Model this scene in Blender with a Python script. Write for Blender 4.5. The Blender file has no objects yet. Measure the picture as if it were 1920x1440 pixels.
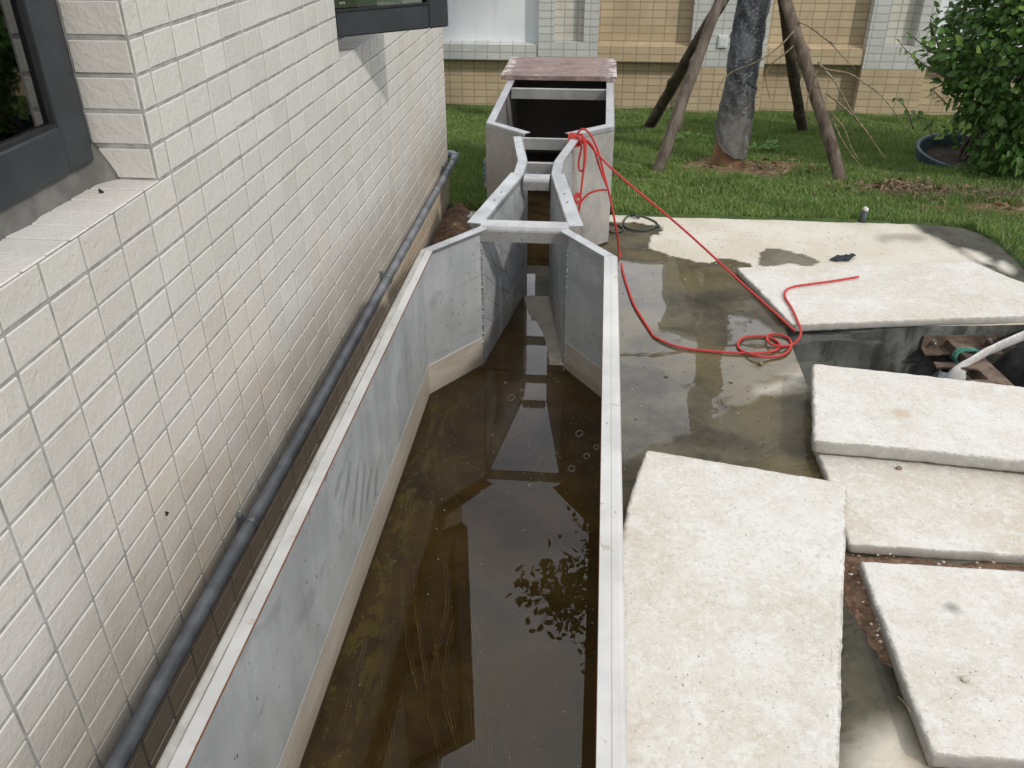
import bpy, math, random
import numpy as np
from mathutils import Vector, noise as mnoise
from mathutils.geometry import tessellate_polygon

S = bpy.context.scene
COL = S.collection
R_ = math.radians

# ------------------------------------------------------------------ camera
YAW, PIT, ROL, FPX = R_(5.724), R_(30.369), R_(-0.195), 1612.0
fw = Vector((-math.sin(YAW)*math.cos(PIT), math.cos(YAW)*math.cos(PIT), -math.sin(PIT)))
r0 = Vector((math.cos(YAW), math.sin(YAW), 0)); u0 = r0.cross(fw)
rr = math.cos(ROL)*r0 + math.sin(ROL)*u0
uu = -math.sin(ROL)*r0 + math.cos(ROL)*u0
cam = bpy.data.cameras.new('Camera'); co = bpy.data.objects.new('Camera', cam); COL.objects.link(co)
cam.sensor_width = 36; cam.lens = FPX/1920*36; cam.clip_start = 0.02; cam.clip_end = 1000
from mathutils import Matrix
co.matrix_world = Matrix(((rr.x, uu.x, -fw.x, 0), (rr.y, uu.y, -fw.y, 0), (rr.z, uu.z, -fw.z, 0), (0, 0, 0, 1)))
S.camera = co
S.render.resolution_x = 1024; S.render.resolution_y = 768

# ------------------------------------------------------------------ light
L_DIR = Vector((-0.263, 0.237, -0.29)).normalized()          # way the sunlight travels
to_sun = -L_DIR
w = bpy.data.worlds.new('World'); S.world = w; w.use_nodes = True
nt = w.node_tree; nt.nodes.clear()
wo = nt.nodes.new('ShaderNodeOutputWorld'); bg = nt.nodes.new('ShaderNodeBackground')
sky = nt.nodes.new('ShaderNodeTexSky'); sky.sky_type = 'NISHITA'; sky.sun_disc = False
sky.sun_elevation = math.asin(to_sun.z); sky.sun_rotation = math.atan2(to_sun.x, to_sun.y)
sky.dust_density = 3.0; sky.air_density = 1.2
tcw = nt.nodes.new('ShaderNodeTexCoord')
mpw = nt.nodes.new('ShaderNodeMapping'); mpw.inputs['Scale'].default_value = (1, 1, 2.2)
nzw = nt.nodes.new('ShaderNodeTexNoise'); nzw.inputs['Scale'].default_value = 2.6; nzw.inputs['Detail'].default_value = 6
nt.links.new(tcw.outputs['Generated'], mpw.inputs[0]); nt.links.new(mpw.outputs[0], nzw.inputs['Vector'])
crw = nt.nodes.new('ShaderNodeValToRGB')
crw.color_ramp.elements[0].position = 0.30; crw.color_ramp.elements[0].color = (0.55, 0.55, 0.55, 1)
crw.color_ramp.elements[1].position = 0.52; crw.color_ramp.elements[1].color = (0.97, 0.97, 0.97, 1)
nt.links.new(nzw.outputs['Fac'], crw.inputs[0])
cl = nt.nodes.new('ShaderNodeValToRGB')
cl.color_ramp.elements[0].position = 0.35; cl.color_ramp.elements[0].color = (0.52, 0.57, 0.66, 1)
cl.color_ramp.elements[1].position = 0.7; cl.color_ramp.elements[1].color = (1, 0.98, 0.95, 1)
nt.links.new(nzw.outputs['Fac'], cl.inputs[0])
dt = nt.nodes.new('ShaderNodeVectorMath'); dt.operation = 'DOT_PRODUCT'; dt.inputs[1].default_value = (0, .82, .57); nt.links.new(tcw.outputs['Generated'], dt.inputs[0])
mr = nt.nodes.new('ShaderNodeMapRange'); mr.interpolation_type = 'SMOOTHSTEP'; nt.links.new(dt.outputs['Value'], mr.inputs[0])
mr.inputs[1].default_value = .62; mr.inputs[2].default_value = 1.0; mr.inputs[3].default_value = 15.0; mr.inputs[4].default_value = 34.0  # added bright lobe towards +y strengthens sky reflections in the water
cs = nt.nodes.new('ShaderNodeVectorMath'); cs.operation = 'SCALE'; cs.inputs['Scale'].default_value = 15.0
nt.links.new(cl.outputs[0], cs.inputs[0]); nt.links.new(mr.outputs[0], cs.inputs['Scale'])
mxw = nt.nodes.new('ShaderNodeMix'); mxw.data_type = 'RGBA'
nt.links.new(crw.outputs[0], mxw.inputs[0]); nt.links.new(sky.outputs[0], mxw.inputs[6]); nt.links.new(cs.outputs[0], mxw.inputs[7])
nt.links.new(mxw.outputs[2], bg.inputs['Color']); bg.inputs['Strength'].default_value = 0.10
nt.links.new(bg.outputs[0], wo.inputs[0])
sl = bpy.data.lights.new('Sun', 'SUN'); sl.energy = 2.0; sl.angle = R_(3.5); sl.color = (1.0, 0.95, 0.87)
so = bpy.data.objects.new('Sun', sl); COL.objects.link(so); so.rotation_euler = to_sun.to_track_quat('Z', 'Y').to_euler()
S.view_settings.view_transform = 'Standard'; S.view_settings.look = 'None'; S.view_settings.exposure = -0.20; S.view_settings.gamma = 1

random.seed(5); rng = np.random.default_rng(5)

# ------------------------------------------------------------------ measuring helpers (photo pixel -> point on a real plane)
def ray(x, y): return fw + rr*((x-960)/FPX) - uu*((y-720)/FPX)
def atz(x, y, z): d = ray(x, y); return d*(z/d.z)
def atx(x, y, X): d = ray(x, y); return d*(X/d.x)
def aty(x, y, Y): d = ray(x, y); return d*(Y/d.y)

# ------------------------------------------------------------------ object helpers
def tag(o, label=None, cat=None, group=None, kind=None):
    if label: o['label'] = label
    if cat: o['category'] = cat
    if group: o['group'] = group
    if kind: o['kind'] = kind
    return o
def empty(name, loc, label=None, cat=None, group=None):
    o = bpy.data.objects.new(name, None); COL.objects.link(o); o.location = loc; o.empty_display_size = .1
    return tag(o, label, cat, group)
def wloc(o):
    v = Vector(o.location)
    while o.parent: o = o.parent; v += Vector(o.location)
    return v
class MB:
    def __init__(s): s.v = []; s.f = []; s.m = []; s.sm = []
    def add(s, vs, fs, m=0, smooth=False):
        b = len(s.v); s.v += [tuple(v) for v in vs]
        for f in fs: s.f.append(tuple(i+b for i in f)); s.m.append(m); s.sm.append(smooth)
        return s
    def box(s, x0, x1, y0, y1, z0, z1, m=0, bev=0.0):
        if bev <= 0:
            v = [(x, y, z) for z in (z0, z1) for y in (y0, y1) for x in (x0, x1)]
            return s.add(v, [(0, 2, 3, 1), (4, 5, 7, 6), (0, 1, 5, 4), (2, 6, 7, 3), (0, 4, 6, 2), (1, 3, 7, 5)], m)
        b = bev; v = []; X = (x0, x1); Y = (y0, y1); Z = (z0, z1); idx = {}
        for i in (0, 1):
            for j in (0, 1):
                for k in (0, 1):
                    sx, sy, sz = (1 if i == 0 else -1), (1 if j == 0 else -1), (1 if k == 0 else -1)
                    idx[i, j, k, 'x'] = len(v); v.append((X[i], Y[j]+sy*b, Z[k]+sz*b))
                    idx[i, j, k, 'y'] = len(v); v.append((X[i]+sx*b, Y[j], Z[k]+sz*b))
                    idx[i, j, k, 'z'] = len(v); v.append((X[i]+sx*b, Y[j]+sy*b, Z[k]))
        f = []
        for i in (0, 1):
            q = [(i, 0, 0, 'x'), (i, 1, 0, 'x'), (i, 1, 1, 'x'), (i, 0, 1, 'x')]; f.append(q if i else q[::-1])
            q = [(0, i, 0, 'y'), (0, i, 1, 'y'), (1, i, 1, 'y'), (1, i, 0, 'y')]; f.append(q if i else q[::-1])
            q = [(0, 0, i, 'z'), (1, 0, i, 'z'), (1, 1, i, 'z'), (0, 1, i, 'z')]; f.append(q if i else q[::-1])
        for a in (0, 1):
            for c in (0, 1):
                f.append([(a, c, 0, 'x'), (a, c, 1, 'x'), (a, c, 1, 'y'), (a, c, 0, 'y')])
                f.append([(a, 0, c, 'x'), (a, 1, c, 'x'), (a, 1, c, 'z'), (a, 0, c, 'z')])
                f.append([(0, a, c, 'y'), (1, a, c, 'y'), (1, a, c, 'z'), (0, a, c, 'z')])
                for d in (0, 1): f.append([(a, c, d, 'x'), (a, c, d, 'y'), (a, c, d, 'z')])
        return s.add(v, [[idx[k] for k in q] for q in f], m)
    def tube(s, pts, rad, n=10, m=0, cap=True, smooth=True):
        pts = [Vector(p) for p in pts]; rad = rad if hasattr(rad, '__len__') else [rad]*len(pts)
        vs = []; fs = []; up = None
        for i, p in enumerate(pts):
            t = (pts[min(i+1, len(pts)-1)]-pts[max(i-1, 0)]).normalized()
            if up is None: up = t.orthogonal().normalized()
            up = (up - t*up.dot(t)).normalized(); q = t.cross(up)
            for k in range(n):
                a = 2*math.pi*k/n; vs.append(p+(up*math.cos(a)+q*math.sin(a))*rad[i])
        for i in range(len(pts)-1):
            for k in range(n):
                a = i*n+k; b = i*n+(k+1) % n; fs.append((a, b, b+n, a+n))
        if cap: fs.append(tuple(range(n))[::-1]); fs.append(tuple(range((len(pts)-1)*n, len(pts)*n)))
        return s.add(vs, fs, m, smooth)
    def build(s, name, mats, parent=None, origin=None, fix=True):
        if not isinstance(mats, (list, tuple)): mats = [mats]
        me = bpy.data.meshes.new(name)
        o = bpy.data.objects.new(name, me); COL.objects.link(o)
        if parent is not None:
            o.parent = parent; base = wloc(parent)
            if origin is not None: o.location = Vector(origin)-base; base = Vector(origin)
        else:
            base = Vector(origin) if origin is not None else Vector((0, 0, 0)); o.location = base
        me.from_pydata([(v[0]-base.x, v[1]-base.y, v[2]-base.z) for v in s.v], [], s.f)
        for m in mats: me.materials.append(m)
        me.polygons.foreach_set('material_index', s.m); me.polygons.foreach_set('use_smooth', s.sm)
        if fix:
            import bmesh
            b = bmesh.new(); b.from_mesh(me); bmesh.ops.recalc_face_normals(b, faces=b.faces); b.to_mesh(me); b.free()
        me.update()
        return o
def crom(pts, step=0.01):
    P = [Vector(p) for p in pts]; P = [2*P[0]-P[1]]+P+[2*P[-1]-P[-2]]; out = []
    for i in range(1, len(P)-2):
        a, b, c, d = P[i-1:i+3]; n = max(2, int((c-b).length/step))
        for k in range(n):
            t = k/n
            out.append(0.5*((2*b)+(c-a)*t+(2*a-5*b+4*c-d)*t*t+(-a+3*b-3*c+d)*t**3))
    out.append(P[-2]); return out
def vnoise(x, y, z=0.0, s=1.0): return mnoise.noise(Vector((x*s, y*s, z*s)))

# ------------------------------------------------------------------ material helpers
class NT:
    def __init__(s, name):
        s.mat = bpy.data.materials.new(name); s.mat.use_nodes = True; s.t = s.mat.node_tree; s.t.nodes.clear()
        s.out = s.n('ShaderNodeOutputMaterial'); s.p = s.n('ShaderNodeBsdfPrincipled'); s.l(s.p.outputs[0], s.out.inputs[0])
        s.geo = s.n('ShaderNodeNewGeometry'); s.pos = s.geo.outputs['Position']
    def n(s, t, **kw):
        nd = s.t.nodes.new(t)
        for k, v in kw.items(): setattr(nd, k, v)
        return nd
    def l(s, a, b): s.t.links.new(a, b)
    def put(s, sock, v):
        if isinstance(v, bpy.types.NodeSocket): s.l(v, sock)
        elif isinstance(v, (tuple, list)) and len(v) == 3 and sock.type == 'RGBA': sock.default_value = (*v, 1)
        else: sock.default_value = v
    def map(s, scale=(1, 1, 1), loc=(0, 0, 0), rot=(0, 0, 0), vec=None):
        m = s.n('ShaderNodeMapping'); s.l(vec or s.pos, m.inputs[0]); m.inputs['Scale'].default_value = scale
        m.inputs['Location'].default_value = loc; m.inputs['Rotation'].default_value = rot; return m.outputs[0]
    def noise(s, scale, detail=4, rough=0.55, vec=None, dist=0.0):
        nd = s.n('ShaderNodeTexNoise'); nd.inputs['Scale'].default_value = scale; nd.inputs['Detail'].default_value = detail
        nd.inputs['Roughness'].default_value = rough; nd.inputs['Distortion'].default_value = dist
        s.l(vec or s.pos, nd.inputs['Vector']); return nd.outputs['Fac']
    def voro(s, scale, vec=None, feat='F1'):
        nd = s.n('ShaderNodeTexVoronoi', feature=feat); nd.inputs['Scale'].default_value = scale
        s.l(vec or s.pos, nd.inputs['Vector']); return nd.outputs['Distance']
    def ramp(s, fac, a, b, c0=0.0, c1=1.0):
        nd = s.n('ShaderNodeMapRange', interpolation_type='SMOOTHSTEP'); s.put(nd.inputs[0], fac)
        nd.inputs[1].default_value = a; nd.inputs[2].default_value = b; nd.inputs[3].default_value = c0; nd.inputs[4].default_value = c1
        return nd.outputs[0]
    def mix(s, fac, a, b):
        nd = s.n('ShaderNodeMix', data_type='RGBA'); s.put(nd.inputs[0], fac); s.put(nd.inputs[6], a); s.put(nd.inputs[7], b); return nd.outputs[2]
    def math(s, op, a, b=0.0):
        nd = s.n('ShaderNodeMath', operation=op); s.put(nd.inputs[0], a); s.put(nd.inputs[1], b); return nd.outputs[0]
    def attr(s, name):
        nd = s.n('ShaderNodeAttribute'); nd.attribute_name = name; return nd.outputs['Fac']
    def bump(s, h, strength=0.5, dist=0.002, prev=None):
        nd = s.n('ShaderNodeBump'); nd.inputs['Strength'].default_value = strength; nd.inputs['Distance'].default_value = dist
        s.l(h, nd.inputs['Height'])
        if prev: s.l(prev, nd.inputs['Normal'])
        return nd.outputs[0]
    def set(s, **kw):
        for k, v in kw.items(): s.put(s.p.inputs[k.replace('_', ' ')], v)
        return s.mat
    def axis(s, k):
        nd = s.n('ShaderNodeSeparateXYZ'); s.l(s.pos, nd.inputs[0]); return nd.outputs[k]

def plain(name, col, rough=0.6, metal=0.0, var=0.12, scale=30, bump=0.15, dist=0.001):
    m = NT(name); n = m.noise(scale, 5); c2 = tuple(max(0, c*(1-var*2)) for c in col)
    return m.set(Base_Color=m.mix(m.ramp(n, .35, .7), c2, tuple(min(1, c*(1+var)) for c in col)), Roughness=rough, Metallic=metal, Normal=m.bump(n, bump, dist))

def m_housetile(dirt_shade=False):
    m = NT('dirt_shade_tile' if dirt_shade else 'cream_tile')
    rnd = m.geo.outputs['Random Per Island']
    base = m.mix(rnd, (.60, .58, .545), (.665, .645, .61)) if not dirt_shade else m.mix(rnd, (.62, .52, .40), (.70, .60, .47))  # tan below the pipe: flume shade and dirt put into the tile colour
    big = m.noise(1.6, 4); base = m.mix(m.ramp(big, .45, .8, 0, .35), base, (.58, .50, .41))
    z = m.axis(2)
    grime_shade = m.math('MULTIPLY', m.ramp(z, -1.20, -.82, .75 if not dirt_shade else .3, 0.0), m.ramp(m.noise(5, 5), .25, .6, .35, 1)); base = m.mix(grime_shade, base, (.40, .35, .285))  # dirt splash and soft shade near the ground, mixed into the colour
    base = m.mix(m.math('MULTIPLY', m.ramp(m.noise(3.1, 5, .6, m.map(loc=(7, 7, 7))), .52, .66, 0, .35), m.ramp(z, -1.2, -.45, 1, .2)), base, (.62, .50, .36))
    streak = m.noise(9, 4, .6, m.map((1, 1, .10))); base = m.mix(m.ramp(streak, .58, .75, 0, .22), base, (.42, .39, .34))
    spk = m.noise(160, 2); base = m.mix(m.ramp(spk, .66, .74, 0, .35), base, (.35, .32, .28))
    lump = m.noise(62, 3, .6, dist=.8); fine = m.noise(190, 3)
    h = m.math('ADD', lump, m.math('MULTIPLY', fine, .22))
    return m.set(Base_Color=base, Roughness=.5, Normal=m.bump(h, .55, .0032))
M = {}
M['tile'] = m_housetile(); M['tile_dirt_shade'] = m_housetile(True)
def m_grout():
    m = NT('grout'); n = m.noise(40, 5); c = m.mix(m.ramp(n, .35, .65), (.28, .275, .265), (.40, .395, .38))
    c = m.mix(m.ramp(m.noise(13, 3), .62, .72, 0, .5), c, (.22, .215, .21))
    return m.set(Base_Color=c, Roughness=.9, Normal=m.bump(m.noise(200, 3), .4, .002))
M['grout'] = m_grout()

def m_brick(name, c1, c2, grout, axes='XZ', org=(0, 0), w=.1, h=.0557, mort=.0042, dirt=.35):
    m = NT(name)
    sp = m.n('ShaderNodeSeparateXYZ'); m.l(m.pos, sp.inputs[0]); cb = m.n('ShaderNodeCombineXYZ')
    a = {'X': 0, 'Y': 1, 'Z': 2}
    m.l(m.math('SUBTRACT', sp.outputs[a[axes[0]]], org[0]), cb.inputs[0]); m.l(m.math('SUBTRACT', sp.outputs[a[axes[1]]], org[1]), cb.inputs[1])
    b = m.n('ShaderNodeTexBrick', offset=0.0, squash=1.0); m.l(cb.outputs[0], b.inputs['Vector'])
    b.inputs['Color1'].default_value = (*c1, 1); b.inputs['Color2'].default_value = (*c2, 1); b.inputs['Mortar'].default_value = (*grout, 1)
    b.inputs['Scale'].default_value = 1; b.inputs['Brick Width'].default_value = w; b.inputs['Row Height'].default_value = h
    b.inputs['Mortar Size'].default_value = mort; b.inputs['Mortar Smooth'].default_value = .25; b.inputs['Bias'].default_value = 0
    c = b.outputs['Color']
    c = m.mix(m.ramp(m.noise(3.5, 5), .42, .72, 0, dirt), c, tuple(x*.62 for x in c1))
    st = m.noise(16, 4, .6, m.map((1, 1, .12))); c = m.mix(m.ramp(st, .6, .75, 0, dirt*.8), c, tuple(x*.5 for x in c2))
    bm = m.bump(m.math('SUBTRACT', 1.0, b.outputs['Fac']), .8, .004); bm = m.bump(m.noise(60, 4), .4, .004, bm)
    return m.set(Base_Color=c, Roughness=.6, Normal=bm)
WH = ((.57, .585, .56), (.63, .635, .605), (.43, .43, .415)); BE = ((.52, .405, .255), (.60, .48, .315), (.38, .30, .20)); CR = ((.63, .60, .53), (.68, .65, .58), (.42, .41, .38))
ZO = -1.252
M['w_xz'] = m_brick('pale_tile_front', *WH, 'XZ', (-.5, ZO)); M['w_yz'] = m_brick('pale_tile_side', *WH, 'YZ', (7.1, ZO)); M['w_xy'] = m_brick('pale_tile_top', *WH, 'XY', (-.5, 7.1))
M['w_lz'] = m_brick('pale_tile_ledge', *WH, 'XZ', (-.5, -1.225))
M['b_xz'] = m_brick('beige_tile_front', *BE, 'XZ', (.675, ZO)); M['b_yz'] = m_brick('beige_tile_side', *BE, 'YZ', (7.1, ZO)); M['b_xy'] = m_brick('beige_tile_top', *BE, 'XY', (-.035, 7.1))
M['b_lz'] = m_brick('beige_tile_ledge', *BE, 'XZ', (-.035, -1.225)); M['c_xz'] = m_brick('cream_tile_recess', *CR, 'XZ', (-.40, ZO)); M['c_yz'] = m_brick('cream_tile_recess_side', *CR, 'YZ', (7.1, ZO))
def m_plaster():
    m = NT('white_plaster'); n = m.noise(2.5, 6); c = m.mix(m.ramp(n, .3, .7), (.76, .79, .83), (.86, .88, .90))
    c = m.mix(m.ramp(m.noise(9, 4, .6, m.map((1, 1, .1))), .55, .75, 0, .25), c, (.55, .57, .58))
    return m.set(Base_Color=c, Roughness=.7, Normal=m.bump(m.noise(80, 4), .2, .002))
M['plaster'] = m_plaster()

def m_metal(name, c1, c2, rough=.42, silt=False, specks=True, metal=.75, axis_scr=(1, 1, 1)):
    m = NT(name); n = m.noise(4, 6, .6); n2 = m.noise(22, 5, .6, m.map((1, 1, .35)))
    c = m.mix(m.ramp(m.math('ADD', m.math('MULTIPLY', n, .6), m.math('MULTIPLY', n2, .4)), .35, .68), c1, c2)
    if specks:
        sp = m.voro(95, m.map((1, .55, .35))); c = m.mix(m.ramp(sp, .10, .16, .8, 0.0), c, (.06, .06, .06)) if specks == 2 else m.mix(m.math('MULTIPLY', m.ramp(sp, .10, .17, .85, 0.0), m.ramp(m.noise(6, 5, .7), .49, .56)), c, (.07, .07, .065))
        sm = m.noise(11, 3, .5, m.map((1, .6, 1), rot=(0.5, 0, 0)), 1.0); c = m.mix(m.ramp(sm, .56, .66, 0, .3), c, tuple(x*.55 for x in c1))
    if silt == 1:
        y_ = m.axis(1); z_ = m.axis(2); tot = None
        for (ax_, ay_), (bx_, by_) in (((638, 880), (624, 936)), ((655, 870), (640, 960)), ((671, 859), (658, 985)), ((683, 857), (671, 998)), ((695, 870), (683, 957)), ((706, 872), (699, 941)), ((611, 875), (606, 905))):
            p_, q_ = atx(ax_, ay_, -.475), atx(bx_, by_, -.475); mid = (p_+q_)/2; hl = (p_-q_).length/2; th = math.atan2(p_.z-q_.z, p_.y-q_.y)
            dy_ = m.math('SUBTRACT', y_, mid.y); dz_ = m.math('SUBTRACT', z_, mid.z)
            u_ = m.math('ADD', m.math('MULTIPLY', dy_, math.cos(th)/hl), m.math('MULTIPLY', dz_, math.sin(th)/hl))
            v_ = m.math('ADD', m.math('MULTIPLY', dy_, -math.sin(th)/.013), m.math('MULTIPLY', dz_, math.cos(th)/.013))
            e_ = m.ramp(m.math('ADD', m.math('MULTIPLY', u_, u_), m.math('MULTIPLY', v_, v_)), .5, 1.15, 1, 0); tot = e_ if tot is None else m.math('MAXIMUM', tot, e_)
        c = m.mix(m.math('MULTIPLY', tot, .42), c, (.16, .165, .165))
        stv = m.noise(26, 4, .6, m.map((1, 1, .07))); c = m.mix(m.ramp(stv, .58, .70, 0, .18), c, (.26, .26, .255))
        stw = m.noise(34, 4, .6, m.map((1, 1, .06), loc=(3, 3, 3))); c = m.mix(m.ramp(stw, .60, .72, 0, .15), c, (.60, .61, .61))
    met = metal; ro = m.ramp(m.noise(9, 5), .3, .7, rough-.08, rough+.12)
    if silt:
        z = m.axis(2); zn = m.math('ADD', z, m.math('MULTIPLY', m.noise(8, 3), .004))
        band = m.ramp(zn, -1.2485, -1.2465, 1, 0)
        tc = m.mix(m.ramp(m.noise(14, 5, .6, m.map((1, .3, 3))), .35, .65), (.50, .44, .36), (.40, .33, .25))
        low = m.ramp(zn, -1.335, -1.30, 1, 0); tc = m.mix(m.math('MULTIPLY', low, .6), tc, (.22, .17, .10))
        if silt == 2:
            for rx_, sc_, lo_ in ((.55, 5.5, 3.3), (.95, 4.2, 9.1)):
                wv = m.n('ShaderNodeTexWave', wave_type='BANDS', bands_direction='Z'); wv.inputs['Scale'].default_value = sc_; wv.inputs['Distortion'].default_value = 1.5; wv.inputs['Detail'].default_value = 1
                m.l(m.map((1, 1, 1), loc=(lo_, lo_, 0), rot=(rx_, 0, 0)), wv.inputs['Vector'])
                c = m.mix(m.math('MULTIPLY', m.ramp(wv.outputs['Fac'], .993, .999), m.ramp(m.noise(4, 3, .5, m.map(loc=(lo_, 0, 0))), .42, .55, 0, .75)), c, (.07, .07, .07))
        if silt == 2: band = m.math('MULTIPLY', band, m.ramp(m.noise(5, 4), .4, .6, .05, .45))
        c = m.mix(m.math('MULTIPLY', band, .8), c, tc)
        mm = m.math('MULTIPLY', m.ramp(band, 0, 1, 1, .25), metal); met = mm
        line = m.math('MULTIPLY', m.ramp(zn, -1.252, -1.249), m.ramp(zn, -1.2455, -1.2435, 1, 0)); c = m.mix(m.math('MULTIPLY', line, .5), c, (.85, .85, .84))
    bm = m.bump(m.noise(3, 3), .25, .01); bm = m.bump(m.noise(90, 4), .10, .001, bm)
    return m.set(Base_Color=c, Roughness=ro, Metallic=met, Normal=bm)
M['wall_metal'] = m_metal('channel_metal', (.41, .43, .44), (.54, .56, .57), .5, silt=1, metal=.22)
M['throat_metal'] = m_metal('throat_metal', (.42, .435, .45), (.60, .615, .63), .45, silt=2, metal=.30)
M['box_metal'] = m_metal('box_metal', (.40, .39, .375), (.53, .52, .50), .45, metal=.5)
M['rim_metal'] = m_metal('rim_metal', (.37, .378, .385), (.51, .52, .525), .36, specks=1, metal=.55)
M['bar_metal'] = m_metal('bar_metal', (.37, .37, .365), (.50, .50, .49), .36, specks=1, metal=.6)
M['rust'] = plain('rust_edge', (.22, .09, .045), .8)
M['weld'] = plain('weld', (.45, .46, .48), .4, .8, scale=90, bump=.8, dist=.004)
M['hole'] = plain('dark_hole', (.01, .01, .01), .9)
M['dark_metal'] = plain('dark_sheet_metal', (.07, .068, .06), .6, .2, scale=5)
def m_rimnear():
    m = NT('painted_rim'); c = m.mix(m.ramp(m.noise(6, 6), .35, .65), (.50, .495, .48), (.64, .635, .615))
    v = m.noise(26, 4, .65, dist=.5); c = m.mix(m.ramp(v, .63, .70, 0, .7), c, (.40, .33, .24))
    s2 = m.voro(48, m.map((1, .45, 1))); c = m.mix(m.math('MULTIPLY', m.ramp(s2, .05, .10, .7, 0), m.ramp(m.noise(9, 5, .7), .52, .6)), c, (.10, .07, .05))
    cb = m.noise(30, 3, .5, m.map((1, .04, 1))); x = m.axis(0)
    c = m.mix(m.ramp(x, -.4592, -.4578, .75, 0), c, m.mix(m.ramp(m.noise(16, 6, .75), .4, .62), (.50, .485, .45), (.33, .315, .285)))
    xw = m.math('ADD', x, m.math('MULTIPLY', m.noise(60, 3), .0012)); ln = m.math('MULTIPLY', m.math('MULTIPLY', m.ramp(xw, -.4600, -.4585), m.ramp(xw, -.4578, -.4572, 1, 0)), m.ramp(m.noise(7, 5), .38, .56, .15, .9))
    ln2 = m.math('MULTIPLY', m.math('MULTIPLY', m.ramp(x, .0488, .0496), m.ramp(x, .0502, .051, 1, 0)), .45)
    c = m.mix(m.math('MAXIMUM', ln, ln2), c, (.09, .085, .08))
    return m.set(Base_Color=c, Roughness=.45, Metallic=.15, Normal=m.bump(m.noise(60, 4), .15, .001))
M['rim_near'] = m_rimnear()

def m_slab(name, warm, hue=0.0, spot=None):
    m = NT(name)
    a = (.645, .61, .55); b = (.705, .685, .645); c3 = (.53, .455, .345)
    c = m.mix(m.ramp(m.noise(5, 5), .35, .65), a, b)
    c = m.mix(m.ramp(m.noise(2.7, 6, .62, m.map(loc=(hue, hue*2, 0))), .40, .70, 0, warm), c, c3)
    c = m.mix(m.ramp(m.noise(6.5, 6, .7, m.map(loc=(3+hue, 1, 0))), .55, .72, 0, .30), c, (.46, .43, .375))
    c = m.mix(m.ramp(m.noise(16, 7, .8, m.map(loc=(hue, 5, 0))), .48, .62, 0, .30), c, (.52, .465, .38))
    c = m.mix(m.ramp(m.noise(12, 7, .8, m.map(loc=(9, hue, 0))), .50, .62, 0, .55), c, (.74, .735, .71))
    c = m.mix(m.ramp(m.noise(75, 5, .85), .52, .60, 0, .42), c, (.42, .385, .32))
    c = m.mix(m.ramp(m.noise(42, 6, .85, m.map(loc=(2, 2, hue))), .52, .60, 0, .5), c, (.76, .755, .735))
    c = m.mix(m.ramp(m.noise(210, 3, .7), .56, .66, 0, .5), c, (.78, .775, .75))
    if spot:
        dv = m.n('ShaderNodeVectorMath', operation='DISTANCE'); m.l(m.pos, dv.inputs[0]); dv.inputs[1].default_value = spot[0]
        dn = m.math('ADD', dv.outputs['Value'], m.math('MULTIPLY', m.noise(14, 5, .7), spot[1]*1.3)); c = m.mix(m.ramp(dn, spot[1]*.9, spot[1]*1.9, spot[3], 0), c, spot[2])
    wv = m.noise(14, 4, .6); pv = m.n('ShaderNodeTexVoronoi', feature='F1'); pv.inputs['Scale'].default_value = 85; m.l(m.pos, pv.inputs['Vector'])
    sel = m.n('ShaderNodeSeparateColor'); m.l(pv.outputs['Color'], sel.inputs[0])
    pit = m.math('MULTIPLY', m.ramp(m.math('ADD', pv.outputs['Distance'], m.math('MULTIPLY', m.noise(120, 3), .35)), .22, .32, 1, 0), m.math('MULTIPLY', m.ramp(sel.outputs[0], .70, .72), m.ramp(m.noise(6, 3), .40, .52)))
    c = m.mix(m.math('MULTIPLY', pit, .8), c, (.16, .14, .11))
    cr = m.voro(3.1, m.map((1, 1, 1), loc=(hue*3, 0, 0), vec=None), 'DISTANCE_TO_EDGE')
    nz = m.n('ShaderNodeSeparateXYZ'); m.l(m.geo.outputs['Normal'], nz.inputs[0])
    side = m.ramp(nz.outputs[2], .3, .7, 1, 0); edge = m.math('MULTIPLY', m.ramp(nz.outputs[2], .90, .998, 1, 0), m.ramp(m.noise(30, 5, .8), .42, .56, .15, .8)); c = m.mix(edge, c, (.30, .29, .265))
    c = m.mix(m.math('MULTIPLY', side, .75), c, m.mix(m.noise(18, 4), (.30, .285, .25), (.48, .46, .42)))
    h = m.math('SUBTRACT', m.math('MULTIPLY', m.noise(90, 6, .75), .8), m.math('MULTIPLY', pit, 1.4))
    return m.set(Base_Color=c, Roughness=.85, Normal=m.bump(h, .8, .0028))
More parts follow.
